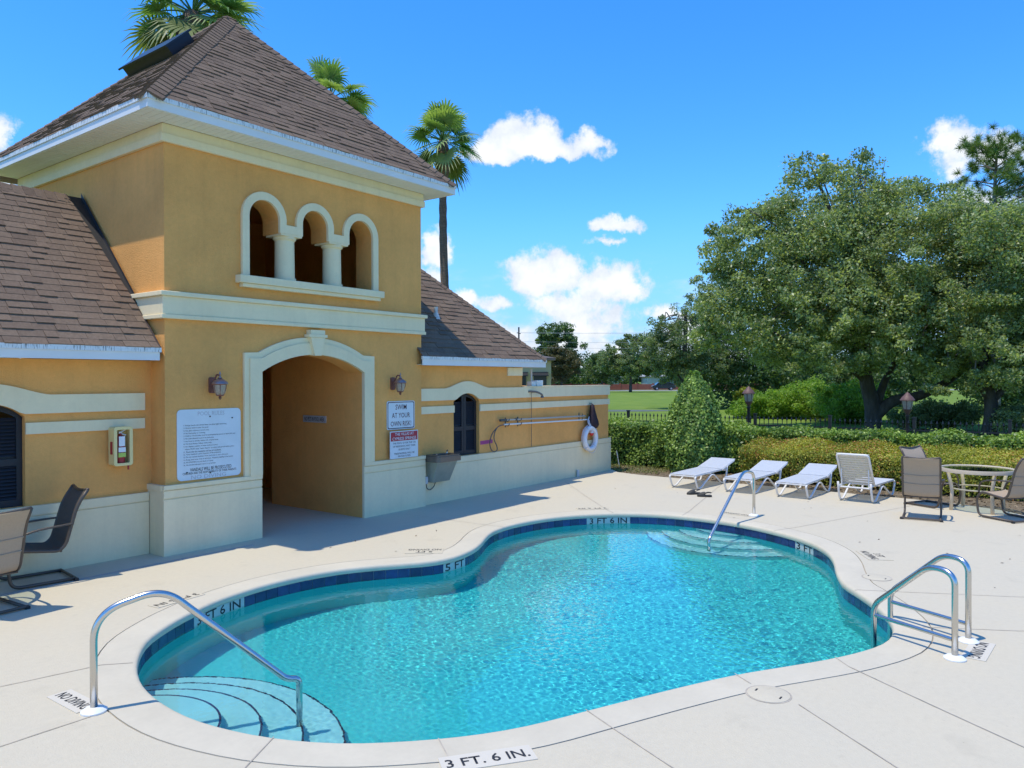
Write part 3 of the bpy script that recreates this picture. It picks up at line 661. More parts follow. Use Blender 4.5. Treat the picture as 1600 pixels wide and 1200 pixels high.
# fascia, drip edge, soffit
def eave(x0, x1, y0, y1, z, name_y=None, sides='fblr', h=.125, hd=.055):
    t = .022
    F_ = {'f': ((x0, x1, y0, y0+t), (x0-.016, x1+.016, y0-.016, y0+t)), 'b': ((x0, x1, y1-t, y1), (x0-.016, x1+.016, y1-t, y1+.016)), 'l': ((x0, x0+t, y0+t, y1-t), (x0-.016, x0+t, y0+t, y1-t)), 'r': ((x1-t, x1, y0+t, y1-t), (x1-t, x1+.016, y0+t, y1-t))}
    for q in sides:
        f, d = MB(), MB(); f.box(*F_[q][0], z-h-hd+.02, z-hd); d.box(*F_[q][1], z-hd, z+.004); f.build('fascia', 'fascia', house); d.build('drip_edge', 'drip_edge', house)
eave(EX0, EX1, EY0, EY1, EZ-.002); eave(-1.9, 5.165, LEY, 14.19, LEZ-.002, sides='fb'); eave(RX0+.003, RCX, REY, 14.34, REZ-.002, sides='fr')
def soffit(x0, x1, y0, y1, z, along):
    mb = MB(); w = .098; n = int(round(((x1-x0) if along == 'x' else (y1-y0))/w))
    for k in range(n):
        if along == 'x': a = x0+(x1-x0)*k/n; b = x0+(x1-x0)*(k+1)/n; mb.box(a+.004, b-.004, y0, y1, z, z+.006); mb.box(a-.004, a+.004, y0, y1, z+.005, z+.008)
        else: a = y0+(y1-y0)*k/n; b = y0+(y1-y0)*(k+1)/n; mb.box(x0, x1, a+.004, b-.004, z, z+.006); mb.box(x0, x1, a-.004, a+.004, z+.005, z+.008)
    mb.build('soffit', 'soffit', house)
SZ = 5.652
soffit(EX0+.022, EX1-.022, EY0+.022, YT-.036, SZ, 'x'); soffit(EX0+.022, X0-.036, YT-.034, YB, SZ, 'y'); soffit(X1+.036, EX1-.022, YT-.034, YB, SZ, 'y')
soffit(-1.9, 5.16, LEY+.022, YL-.002, 2.565, 'x'); soffit(RX0+.01, RCX-.022, REY+.022, YR-.002, 2.565, 'x'); soffit(13.222, RCX-.022, YR, 13.9, 2.565, 'y')
# skylight-like black vent panel on the left slope, vent pipe on the right slope
mb = MB(); R_ = Matrix.Translation(APX) @ Matrix.Identity(4)
def on_left(s, y, h):                                          # s metres below the apex along the slope
    v = Vector((-(APX.x-EX0), 0, EZ-APX.z)).normalized(); n = Vector((-v.z, 0, v.x)) if -v.z < 0 else Vector((v.z, 0, -v.x))
    return tuple(Vector((APX.x, y, APX.z))+v*s+n*h)
q = lambda s0, s1, y0, y1, h: [on_left(s0, y0, h), on_left(s1, y0, h), on_left(s1, y1, h), on_left(s0, y1, h)]
mb.hexa(q(1.25, 1.75, 11.45, 12.85, .0), q(1.25, 1.75, 11.45, 12.85, .16)); mb.hexa(q(1.2, 1.8, 11.4, 12.9, .161), q(1.2, 1.8, 11.4, 12.9, .19))
mb.build('roof_vent', 'vent_black', troof)
mb = MB(); mb.lathe([(.04, 3.15), (.04, 3.74)], 11.17, 10.33, 12); mb.lathe([(.09, 3.49), (.045, 3.62)], 11.17, 10.33, 12); mb.build('vent_pipe', 'pvc', rroof, smooth=True)
# ---- low wall screening the outdoor shower
wall = thing('shower_wall', 'low orange stucco wall with cream bands running out from the pool house', 'wall', (15, 9.82, 0)); WX0, WX1 = 13.222, 16.9
mb = MB(); mb.box(WX0, WX1, YR, YR+.2, 0, 2.125); mb.box(WX1-.2, WX1, YR+.2, 13.6, 0, 2.125); mb.build('wall_body', 'stucco', wall)
mb = MB(); mb.box(WX0, WX1+.03, YR-.035, YR-.001, 1.905, 2.128); mb.box(WX1, WX1+.03, YR, 13.6, 1.905, 2.128); mb.box(WX0, WX1+.03, YR-.045, YR+.22, 2.129, 2.15); mb.build('cap_band', 'trim', wall)
mb = MB(); mb.box(WX0, WX1+.03, YR-.03, YR-.001, 1.665, 1.80); mb.build('narrow_band', 'trim', wall)
mb = MB(); mb.box(WX0, WX1+.045, YR-.05, YR-.001, 0, .69); mb.box(WX0, WX1+.045, YR-.052, YR-.001, .705, .814); mb.box(WX0, WX1+.03, YR-.035, YR-.001, .69, .705); mb.box(WX1+.001, WX1+.045, YR, 13.6, 0, .814); mb.build('base_course', 'trim', wall)
# ------------------------------------------------------------------ things on and by the walls
mat('copper', (.24, .10, .07), .55, metal=.3, var=.25, vscale=30)
mat('copper_cap', (.38, .27, .26), .35, metal=.7)
mat('lamp_glass', (.38, .30, .22), .35, trans=.0, spec=.6, var=.25, vscale=35)
mat('sign_white', (.66, .72, .74), .35, var=.04, vscale=6)
mat('sign_red', (.40, .02, .04), .4)
mat('sign_print', (.02, .02, .022), .5)
mat('sign_maroon', (.10, .025, .03), .5)
mat('faded_print', (.47, .47, .50), .5)
mat('cream_plastic', (.78, .63, .28), .45)
mat('red_paint', (.38, .02, .03), .35)
mat('tag_white', (.75, .76, .77), .5)
mat('tag_green', (.42, .55, .10), .5)
mat('dark_void', (.05, .028, .015), .8)
mat('fountain_steel', (.40, .42, .35), .42, metal=.55, var=.12, vscale=5)
mat('fountain_top', (.17, .15, .13), .35, metal=.6, var=.1)
mat('cord_grey', (.09, .09, .08), .6)
mat('alu', (.52, .47, .40), .4, metal=.35)
mat('magenta', (.42, .05, .19), .5)
mat('net_purple', (.03, .014, .018), .8, var=.4, vscale=40)
mat('ring_white', (.76, .75, .74), .5, var=.06, vscale=12)
mat('rope', (.62, .60, .62), .8)
mat('float_red', (.65, .03, .02), .45)
XD, ZD = (1, 0, 0), (0, 0, 1)
def rrect(x0, x1, z0, z1, r, n=5):
    p = []
    for cx, cz, a in ((x1-r, z0+r, -90), (x1-r, z1-r, 0), (x0+r, z1-r, 90), (x0+r, z0+r, 180)): p += arc(cx, cz, r, r, a, a+90, n)
    return p
def wall_lamp(x, label):
    t = thing('wall_lamp', label, 'lamp', (x, YT, 2.22), group='copper lanterns either side of the arch')
    mb = MB(); mb.prism([rrect(x-.16+.095, x+.03, 2.12, 2.34, .03)], FX, YT-.03, YT-.001); mb.tube(bez([(x-.02, YT-.02, 2.24), (x-.02, YT-.08, 2.30), (x-.01, YT-.12, 2.37), (x, YT-.18, 2.36)]), .012, 8); mb.build('back_plate', 'copper', t, smooth=True)
    y = YT-.18
    mb = MB(); mb.lathe([(.022, 2.315), (.035, 2.325), (.012, 2.345), (.006, 2.365), (.014, 2.38), (.004, 2.42)], x, y, 12); mb.lathe([(.105, 2.245), (.11, 2.25), (.098, 2.272), (.062, 2.30), (.03, 2.316)], x, y, 20); mb.build('lamp_cap', 'copper_cap', t, smooth=True)
    mb = MB(); mb.lathe([(.088, 2.243), (.084, 2.19), (.07, 2.13), (.05, 2.098)], x, y, 16); mb.build('lamp_shade', 'lamp_glass', t, smooth=True)
    mb = MB()
    for k in range(6):
        a = k*math.pi/3; mb.tube([(x+.09*math.cos(a), y+.09*math.sin(a), 2.243), (x+.087*math.cos(a), y+.087*math.sin(a), 2.19), (x+.052*math.cos(a), y+.052*math.sin(a), 2.098)], .0055, 6)
    mb.lathe([(.09, 2.235), (.095, 2.246)], x, y, 16); mb.build('cage', 'copper', t, smooth=True)
    mb = MB(); mb.lathe([(.004, 2.03), (.016, 2.045), (.022, 2.06), (.012, 2.072), (.05, 2.088), (.056, 2.10)], x, y, 14); mb.build('finial', 'copper', t, smooth=True)
wall_lamp(5.91, 'copper lantern on the wall above the white pool rules sign'); wall_lamp(9.33, 'copper lantern on the wall above the SWIM AT YOUR OWN RISK sign')
def sign(name, label, x0, x1, z0, z1, y, r=.04, m='sign_white'):
    t = thing(name, label, 'sign', ((x0+x1)/2, y, (z0+z1)/2)); mb = MB(); mb.prism([rrect(x0, x1, z0, z1, r)], FX, y-.012, y-.001); mb.build('sign_board', m, t); return t
# pool rules
t = sign('rules_sign', 'large white sign with rounded corners listing the pool rules', 5.385, 6.335, .955, 1.905, YT, .06)
yy = YT-.0135; cx = 5.86
text('faded_heading', 'POOL RULES', (cx+.02, yy, 1.845), XD, ZD, .40, .055, 'faded_print', t, .004)
rules = ['1. Energy towels, also please keep not allow night swimming.', '2. Shower before enter the pool.', '3. No glass objects in pool area.', '4. No horseplay or running.', '5. Children 14 and under must be accompanied by parent or adult (18+ yrs).', '6. No pets allowed in pool or pool area.', '7. No food or drinks within 4 ft. of pool area.', '8. No boat floats. Safety vests only.', '9. No diapers outside of swim clothes in pool.', '    Infants MUST wear "swim diapers" or other leak-proof rubber pants.', '11. Pool is for the residents and use of residents.', '12. Your residents use is 2 guests of the premises.', '13. Do not remove furniture from pool side or use in the pool.', '14. Keep pool area clean at all times. Property liability is no hours.', '15. NO SMOKING on pool deck or in pool.', '16. No alcohol allowed in pool or premises.']
for k, s in enumerate(rules):
    w = .0098*len(s)+.05; z = 1.69-k*.0355; x0 = 5.475+(.02 if s[0] == ' ' else 0); text('rule_line', s.strip(), (x0+w/2, yy, z), XD, ZD, w, .024, 'sign_print', t, .001)
text('lettering', 'VANDALS WILL BE PROSECUTED', (cx+.015, yy, 1.092), XD, ZD, .62, .047, 'sign_print', t, .008)
text('lettering', 'CHILDREN ARE THE RESPONSIBILITY OF THEIR PARENTS', (cx, yy, 1.045), XD, ZD, .80, .03, 'sign_print', t, .006)
text('faded_heading', 'NO DIVING', (cx-.02, yy, .99), XD, ZD, .52, .05, 'faded_print', t, .006)
mb = MB()
for x, z in ((5.86, 1.80), (6.20, 1.77), (5.86, 1.03), (5.52, 1.06)): mb.box(x-.009, x+.009, YT-.018, YT-.012, z-.009, z+.009)
mb.build('screw', 'sign_print', t)
# swim at your own risk
t = sign('warning_sign', 'white framed sign reading SWIM AT YOUR OWN RISK!', 9.175, 9.85, 1.43, 1.925, YT, .035); 
mb = MB(); mb.prism([rrect(9.19, 9.835, 1.445, 1.91, .03), rrect(9.203, 9.822, 1.458, 1.897, .026)[::-1]], FX, YT-.0145, YT-.012); mb.build('border', 'sign_maroon', t)
for k, (s, w, c) in enumerate((('SWIM', .27, 'sign_maroon'), ('AT YOUR', .44, 'sign_maroon'), ('OWN RISK!', .50, 'sign_maroon'))): text('lettering', s, (9.51, YT-.0138, 1.82-k*.145), XD, ZD, w, .088, c, t, .005)
# the villas
YS = YT-.07
t = sign('resident_sign', 'white sign with a red THE VILLAS AT CYPRESS SPRINGS heading', 9.18, 9.86, .93, 1.405, YS, .008)
mb = MB(); mb.box(9.195, 9.845, YS-.0145, YS-.012, 1.235, 1.39); mb.build('red_heading', 'sign_red', t)
for s, w, z in (('THE VILLAS AT', .46, 1.352), ('CYPRESS SPRINGS', .58, 1.275)): text('lettering', s, (9.52, YS-.0165, z), XD, ZD, w, .05, 'sign_white', t, .008)
for s, w, z in (('THE POOL IS FOR THE USE', .56, 1.195), ('OF RESIDENTS AND THEIR', .55, 1.14), ('GUESTS ONLY', .29, 1.085), ('TRESPASSING WILL BE', .50, 1.015), ('PROSECUTED', .30, .965)): text('lettering', s, (9.52, YS-.0138, z), XD, ZD, w, .031, 'sign_print', t, .004)
# no pets, on the passage wall (faces -X)
t = thing('pets_sign', 'small plate reading NO PETS IN POOL AREA on the passage wall', 'sign', (DX1, 10.87, 1.61))
mb = MB(); mb.box(DX1-.012, DX1+.003, 10.56, 11.18, 1.55, 1.67); mb.build('sign_board', 'faded_print', t)
text('lettering', 'NO PETS IN POOL AREA', (DX1-.0135, 10.87, 1.61), (0, -1, 0), ZD, .54, .075, 'sign_print', t, .012)
# magenta strip by the right shutter
t = thing('strip_sign', 'small magenta strip sign low on the wall beside the right shutters', 'sign', (12.0, YR, 1.03))
mb = MB(); mb.hexa([(11.80, YR-.006, .99), (12.19, YR-.006, 1.0), (12.19, YR-.001, 1.0), (11.80, YR-.001, .99)], [(11.80, YR-.006, 1.065), (12.19, YR-.006, 1.075), (12.19, YR-.001, 1.075), (11.80, YR-.001, 1.065)]); mb.build('sign_board', 'magenta', t)
# fire extinguisher in its cabinet
t = thing('extinguisher_cabinet', 'cream wall cabinet with a clear front holding a fire extinguisher', 'cabinet', (4.77, YL, 1.46))
x0, x1, z0, z1, yf = 4.655, 4.885, 1.215, 1.705, YL-.19
mb = MB(); mb.prism([rrect(x0, x1, z0, z1, .03), rrect(x0+.02, x1-.02, z0+.02, z1-.02, .02)[::-1]], FX, yf+.03, YL-.031); mb.box(x0+.015, x1-.015, YL-.05, YL-.034, z0+.015, z1-.015); mb.build('cabinet_box', 'cream_plastic', t)
mb = MB(); mb.prism([rrect(x0-.004, x1+.004, z0-.004, z1+.004, .034), rrect(x0+.035, x1-.035, z0+.03, z1-.035, .012)[::-1]], FX, yf, yf+.028); mb.build('door', 'cream_plastic', t, bevel=.006)
mb = MB(); mb.box(x0-.012, x0-.0005, yf+.05, yf+.09, 1.36, 1.52); mb.box(x1-.03, x1-.015, yf+.06, yf+.08, 1.15, 1.212); mb.build('latch', 'red_paint', t)
e = thing('fire_extinguisher', 'red fire extinguisher inside the cream wall cabinet', 'extinguisher', (4.765, YL-.11, 1.245)); ex, ey = 4.765, YL-.11
mb = MB(); mb.lathe([(.03, 1.238), (.052, 1.245), (.055, 1.26), (.055, 1.55), (.045, 1.585), (.018, 1.60), (.018, 1.625)], ex, ey, 20); mb.build('cylinder', 'red_paint', e, smooth=True)
mb = MB(); mb.tube([(ex-.01, ey, 1.63), (ex+.065, ey-.01, 1.665)], .009, 8); mb.tube([(ex-.01, ey, 1.625), (ex+.07, ey-.01, 1.595)], .008, 8); mb.box(ex-.02, ex+.015, ey-.015, ey+.015, 1.62, 1.645); mb.build('handle', 'tag_white', e)
mb = MB(); mb.box(ex-.045, ex+.03, ey-.064, ey-.06, 1.46, 1.585); mb.box(ex-.05, ex+.04, ey-.063, ey-.059, 1.385, 1.445); mb.build('inspection_tag', 'tag_white', e)
mb = MB(); mb.box(ex-.052, ex+.042, ey-.063, ey-.058, 1.32, 1.375); mb.build('green_label', 'tag_green', e)
# drinking fountain
t = thing('drinking_fountain', 'wall mounted stainless drinking fountain beside the right shutters', 'fountain', (10.44, YR, .6))
mb = MB(); b_ = [(10.16, YR-.36, .80), (10.70, YR-.36, .80), (10.70, YR-.056, .80), (10.16, YR-.056, .80)]; a_ = [(10.20, YR-.20, .42), (10.66, YR-.20, .42), (10.66, YR-.056, .42), (10.20, YR-.056, .42)]; mb.hexa(a_, b_); mb.build('body', 'fountain_steel', t, bevel=.008)
mb = MB(); mb.prism([rrect(10.10, 10.77, YR-.43, YR-.056, .09, 6)], lambda u, v, d: (u, v, d), .803, .90); mb.prism([rrect(10.12, 10.75, YR-.41, YR-.06, .08, 6), rrect(10.2, 10.62, YR-.37, YR-.13, .07, 6)[::-1]], lambda u, v, d: (u, v, d), .901, .925); mb.build('basin', 'fountain_top', t, smooth=True)
mb = MB(); mb.tube(bez([(10.64, YR-.15, .92), (10.64, YR-.15, .965), (10.62, YR-.18, .985), (10.60, YR-.2, .975)]), .014, 8); mb.lathe([(.03, .925), (.03, .94)], 10.3, YR-.2, 12); mb.build('spout', 'steel', t, smooth=True)
t = thing('outlet_box', 'grey outdoor outlet box with a plugged cord under the drinking fountain', 'outlet', (10.16, YR-.05, .45))
mb = MB(); mb.box(10.09, 10.17, YR-.115, YR-.052, .40, .53); mb.box(10.10, 10.16, YR-.12, YR-.116, .42, .51); mb.build('box_cover', 'pvc', t, bevel=.005)
mb = MB(); mb.tube(bez([(10.14, YR-.09, .40), (10.16, YR-.09, .32), (10.24, YR-.09, .28), (10.33, YR-.1, .33), (10.36, YR-.12, .43)]), .008, 6); mb.build('cord', 'cord_grey', t, smooth=True)
# maintenance poles, life hook, net bag, life ring, shower
t = thing('pool_pole', 'long aluminium pool pole on brackets, upper of the two', 'pole', (14, YR, 1.43)); yp = YR-.075
mb = MB(); mb.tube([(12.55, yp, 1.455), (15.66, yp, 1.415)], .019, 10); mb.build('pole', 'alu', t, smooth=True)
mb = MB(); mb.tube([(12.35, yp, 1.457), (12.56, yp, 1.455)], .027, 10); mb.tube([(12.86, yp, 1.452), (12.92, yp, 1.452)], .026, 10); mb.build('grip', 'cord_grey', t, smooth=True)
t = thing('pole_hook', 'life hook with a curved metal loop on a long pole, lower of the two', 'pole', (14, YR, 1.34))
mb = MB(); mb.tube([(12.48, yp, 1.365), (15.80, yp, 1.325)], .017, 10); mb.build('pole', 'white_plastic', t, smooth=True)
mb = MB(); mb.tube(bez([(12.5, yp, 1.363), (12.3, yp, 1.335), (12.1, yp-.01, 1.22), (11.99, yp-.02, 1.05), (12.02, yp-.02, .90), (12.12, yp-.02, .83), (12.22, yp-.02, .86), (12.21, yp-.02, .95), (12.13, yp-.02, 1.08), (12.16, yp-.01, 1.22), (12.26, yp, 1.32)]), .010, 8); mb.build('hook', 'cord_grey', t, smooth=True)
for x in (12.62, 13.05, 15.5):
    t = thing('pole_bracket', {12.62: 'small hook bracket holding the poles beside their grips', 13.05: 'small hook bracket holding the poles next to the shower pipe', 15.5: 'small hook bracket holding the poles beside the net bag'}[x], 'bracket', (x, YR, 1.4))
    mb = MB()
    for z in (1.432, 1.338): mb.tube([(x, YR-.002, z), (x, YR-.075, z-.012), (x, YR-.108, z+.02), (x, YR-.108, z+.05)], .008, 6)
    mb.box(x-.012, x+.012, YR-.012, YR-.001, 1.30, 1.50); mb.build('bracket_arm', 'cord_grey', t)
t = thing('net_bag', 'dark purple net bag hanging above the life ring', 'bag', (15.95, YR-.1, 1.6)); mb = MB(); rng = random.Random(4)
prof = [(.02, 1.70), (.07, 1.66), (.085, 1.55), (.12, 1.42), (.16, 1.28), (.18, 1.2), (.13, 1.12), (.03, 1.08)]
for i, (r, z) in enumerate(prof):
    for k in range(12):
        a = 2*math.pi*k/12; rr = r*(1+.18*math.sin(3*a+i)+rng.uniform(-.08, .08)); mb.v.append((15.93+.05*(1.7-z)+rr*math.cos(a), YR-.12+.65*rr*math.sin(a), z))
for i in range(len(prof)-1):
    for k in range(12): mb.f.append((i*12+k, i*12+(k+1) % 12, (i+1)*12+(k+1) % 12, (i+1)*12+k))
mb.build('bag_body', 'net_purple', t, smooth='all')
mb = MB(); mb.tube([(15.93, YR-.003, 1.72), (15.93, YR-.1, 1.71), (15.93, YR-.12, 1.69)], .008, 6); mb.build('hanger', 'cord_grey', t)
t = thing('life_ring', 'white life ring with rope hanging near the end of the low wall', 'life ring', (15.80, YR-.13, .88)); rc = (15.80, YR-.13, .87)
mb = MB(); mb.tube([(rc[0]+.255*math.cos(a), rc[1], rc[2]+.255*math.sin(a)) for a in np.linspace(0, 2*math.pi, 36, endpoint=False)], .07, 12, closed=True, sq=(1, .8)); mb.build('ring', 'ring_white', t, smooth='all')
mb = MB()
for a in (.6, 2.2, 3.9, 5.4):
    ctr = Vector((rc[0]+.255*math.cos(a), rc[1], rc[2]+.255*math.sin(a))); mb.tube([ctr+Vector((math.cos(a)*.073*math.cos(q), .06*math.sin(q), math.sin(a)*.073*math.cos(q))) for q in np.linspace(0, 2*math.pi, 14, endpoint=False)], .011, 6, closed=True)
mb.tube([(rc[0]+.34*math.cos(a), rc[1]-.02, rc[2]+.34*math.sin(a)-.03*math.sin(4*a)) for a in np.linspace(0, 2*math.pi, 40, endpoint=False)], .008, 6, closed=True)
mb.build('grab_rope', 'rope', t, smooth='all')
mb = MB(); rng = random.Random(2)
for k in range(6):
    x = 15.72+.035*k; mb.tube(bez([(15.83+.01*k, YR-.09, 1.40), (x-.02, YR-.13, 1.28), (x+.03*rng.uniform(-1, 1), YR-.17, 1.14), (x+.05, YR-.18, 1.02+.02*k)]), .010, 6)
mb.tube(bez([(15.72, YR-.12, 1.2), (15.56, YR-.1, 1.1), (15.48, YR-.1, .95), (15.47, YR-.1, .8)]), .008, 6); mb.build('throw_line', 'rope', t, smooth='all')
mb = MB(); mb.lathe([(.02, .93), (.05, .95), (.055, 1.0)], rc[0]+.05, YR-.14, 12); mb.build('float', 'float_red', t, smooth=True); mb = MB(); mb.lathe([(.055, 1.001), (.045, 1.06), (.02, 1.08)], rc[0]+.05, YR-.14, 12); mb.build('float_top', 'ring_white', t, smooth=True)
t = thing('shower_head', 'bent metal shower pipe with a pull chain high on the low wall', 'shower', (13.43, YR, 2.03))
mb = MB(); mb.tube(bez([(13.40, YR-.036, 2.035), (13.47, YR-.07, 2.035), (13.60, YR-.12, 2.02), (13.72, YR-.16, 1.97), (13.745, YR-.16, 1.93)]), .022, 8); mb.lathe([(.04, 1.895), (.034, 1.92), (.02, 1.94)], 13.745, YR-.16, 12); mb.build('pipe', 'fountain_top', t, smooth=True)
mb = MB(); mb.tube([(13.475, YR-.06, 2.02), (13.475, YR-.06, .84)], .006, 5); mb.build('pull_chain', 'cord_grey', t)
t = thing('utility_box', 'white utility box on top of the low wall by the roof corner', 'box', (13.88, YR+.1, 2.15)); mb = MB(); mb.box(13.80, 14.04, YR+.02, YR+.18, 2.151, 2.275); mb.box(13.62, 13.78, YR+.03, YR+.17, 2.151, 2.25); mb.build('box_body', 'white_plastic', t, bevel=.006)
mb = MB(); mb.tube([(13.70, YR+.1, 2.25), (13.70, YR+.1, 2.52)], .022, 8); mb.build('conduit', 'pvc', t)
t = thing('pipe_stub', 'short grey pipe stub at the foot of the low wall', 'pipe', (15.3, YR-.09, 0)); mb = MB(); mb.lathe([(.035, 0), (.035, .15), (.02, .16)], 15.3, YR-.1, 10); mb.build('pipe', 'pvc', t, smooth=True)
# ------------------------------------------------------------------ rails and lids on the deck
def frame_path(B, d, tz): d = Vector((d[0], d[1])).normalized(); return [(B[0]+d.x*a, B[1]+d.y*a, z) for a, z in tz]
def escutcheon(mb, x, y): mb.lathe([(.085, .001), (.085, .012), (.06, .03), (.03, .036)], x, y, 24)
t = thing('pool_handrail', 'bent stainless handrail beside the curved steps nearest the camera', 'handrail', (2.463, 5.506, 0), group='stainless step handrails')
mb = MB(); mb.tube(fillet(frame_path((2.463, 5.506), (1.24, -.63), [(0, -.05), (0, .68), (.44, .805), (1.30, .0), (1.395, -.01), (1.395, -.68)]), [.2, .16, .05, .05], 24), .0245, 40); mb.build('rail', 'steel', t, smooth='all')
mb = MB(); escutcheon(mb, 2.463, 5.506); mb.build('escutcheon', 'white_plastic', t, smooth=True)
t = thing('pool_handrail', 'steep stainless handrail leaning over the far curved steps', 'handrail', (12.647, 4.48, 0), group='stainless step handrails')
mb = MB(); mb.tube(fillet(frame_path((12.647, 4.48), (-1, .05), [(0, -.05), (0, .715), (.42, .80), (1.70, -.12), (1.70, -.68)]), [.13, .2, .06], 24), .0245, 40); mb.build('rail', 'steel', t, smooth='all')
mb = MB(); escutcheon(mb, 12.647, 4.48); mb.build('escutcheon', 'white_plastic', t, smooth=True)
t = thing('pool_ladder', 'stainless pool ladder with two looped rails and crossbars', 'ladder', (7.43, .86, 0)); LD = (.5, 1)
for B in ((7.156, .872), (7.696, .836)):
    mb = MB(); mb.tube(fillet(frame_path(B, LD, [(0, -.05), (0, .70), (.22, .72), (.765, .25), (.765, -1.05)]), [.17, .13, .09], 24), .0245, 40); r = mb.build('rail', 'steel', t, smooth='all')
    mb = MB(); mb.tube(frame_path(B, LD, [(.02, .155), (.765, .155)]), .018, 12); mb.build('crossbar', 'steel', t, smooth=True)
    mb = MB(); escutcheon(mb, *B); mb.build('escutcheon', 'white_plastic', t, smooth=True)
for z in (-.42, -.70, -.97):
    a = frame_path((7.156, .872), LD, [(.765, z)])[0]; b = frame_path((7.696, .836), LD, [(.765, z)])[0]; d = Vector((.447, .894, 0))*.05
    mb = MB(); mb.hexa([Vector(a)-d, Vector(b)-d, Vector(b)+d, Vector(a)+d], [Vector(p)+Vector((0, 0, .025)) for p in (Vector(a)-d, Vector(b)-d, Vector(b)+d, Vector(a)+d)]); mb.build('tread', 'white_plastic', t)
for (x, y, lb) in ((5.55, 1.86, 'round skimmer lid set in the deck at the front edge of the pool'), (9.56, 1.95, 'round skimmer lid set in the deck behind the ladder')):
    t = thing('skimmer_lid', lb, 'lid', (x, y, 0), group='round skimmer lids'); mb = MB(); mb.lathe([(.15, .001), (.15, .0035), (.148, .0042)], x, y, 32); mb.build('lid', 'deck', t, smooth=True)
    mb = MB(); mb.lathe([(.163, .002), (.152, .002)], x, y, 32, cap=False); mb.build('seam', 'joint', t)
    mb = MB()
    for s in (-1, 1): mb.box(x-.022+.02*s, x+.022+.02*s, y+s*.095-.006, y+s*.095+.006, .0045, .006)
    mb.build('finger_slot', 'black_paint', t)
# depth and warning markers set in the deck
def marker(label, c, xd, lines, w, h, pad=.03, m='deck'):
    """flat tile panel; xd is the reading direction"""
    xd = Vector((xd[0], xd[1], 0)).normalized(); yd = Vector((-xd.y, xd.x, 0)); c = Vector((c[0], c[1], 0)); t = thing('depth_marker', label, 'marker', c)
    W, H = w/2+pad, h*len(lines)/2+pad; mb = MB(); qd = [c-xd*W-yd*H, c+xd*W-yd*H, c+xd*W+yd*H, c-xd*W+yd*H]
    mb.hexa([(p.x, p.y, .0005) for p in qd], [(p.x, p.y, .006) for p in qd]); mb.build('marker_plate', m, t)
    for k, (s, ww) in enumerate(lines): text('lettering', s, c+yd*(h*(len(lines)/2-.5-k))+Vector((0, 0, .0075)), xd, yd, ww, h*.78, 'black_paint', t, .012)
mat('deck_marker', (.60, .545, .435), .7)
marker('deck marker reading 3 FT. 6 IN. at the bottom of the photo', (3.585, 2.90), (.455, -.335), [('3 FT. 6 IN.', .52)], .52, .125, m='deck_marker')
marker('deck marker reading NO DIVING beside the left handrail post', (2.455, 5.80), (.02, -1), [('NO DIVING', .40)], .40, .11, m='deck_marker')
marker('deck marker reading 5 FT NO DIVING behind the middle of the pool', (7.44, 7.10), (-.62, .78), [('5 FT', .22), ('NO DIVING', .44)], .44, .12)
marker('deck marker reading 3 FT 6 IN behind the left end of the pool', (4.24, 7.60), (-.98, -.12), [('3 FT 6 IN', .5)], .5, .11)
marker('deck marker reading 3 FT 6 IN on the far side of the pool', (11.66, 7.03), (-.68, .72), [('3 FT 6 IN', .5)], .5, .12)
marker('deck marker reading NO DIVING beyond the far handrail', (12.62, 4.78), (.1, 1), [('NO DIVING', .46)], .46, .11)
marker('deck marker reading 3 FT NO DIVING at the right bend of the pool', (10.72, 2.22), (-.85, -.5), [('3 FT', .2), ('NO DIVING', .46)], .46, .12)
marker('deck marker reading NO DIVING partly behind the ladder posts', (7.50, .74), (-1, .05), [('NO DIVING', .46)], .46, .12, m='deck_marker')
# ------------------------------------------------------------------ loungers, chairs, tables, clogs
mat('white_frame', (.72, .70, .66), .35)
mat('strap', (.62, .63, .63), .45, var=.03, vscale=8)
mat('strap_beige', (.58, .54, .45), .45)
mat('chair_frame', (.10, .080, .062), .45, metal=.3)
mat('table_frame', (.64, .53, .38), .5)
mat('sling_tan', (.50, .39, .275), .8, var=.05, vscale=60, bump=.3, bscale=400, bdist=.002, translucent=.22, tcol=(1, .92, .8))
mat('sling_dark', (.090, .074, .058), .8, var=.08, vscale=60, bump=.3, bscale=400, bdist=.002)
def glass_mat(name, tint):
    m = bpy.data.materials.new(name); m.use_nodes = True; nt = m.node_tree; nt.nodes.clear(); MATS[name] = m; n = nt.nodes.new
    o, mx, tr, g, f = n('ShaderNodeOutputMaterial'), n('ShaderNodeMixShader'), n('ShaderNodeBsdfTransparent'), n('ShaderNodeBsdfGlossy'), n('ShaderNodeFresnel')
    tr.inputs[0].default_value = (*tint, 1); g.inputs['Roughness'].default_value = .05; f.inputs[0].default_value = 1.5
    nt.links.new(f.outputs[0], mx.inputs[0]); nt.links.new(tr.outputs[0], mx.inputs[1]); nt.links.new(g.outputs[0], mx.inputs[2]); nt.links.new(mx.outputs[0], o.inputs[0])
glass_mat('table_glass', (.80, .85, .81))
mat('rubber', (.02, .02, .02), .7)
mat('clog', (.035, .034, .028), .65)
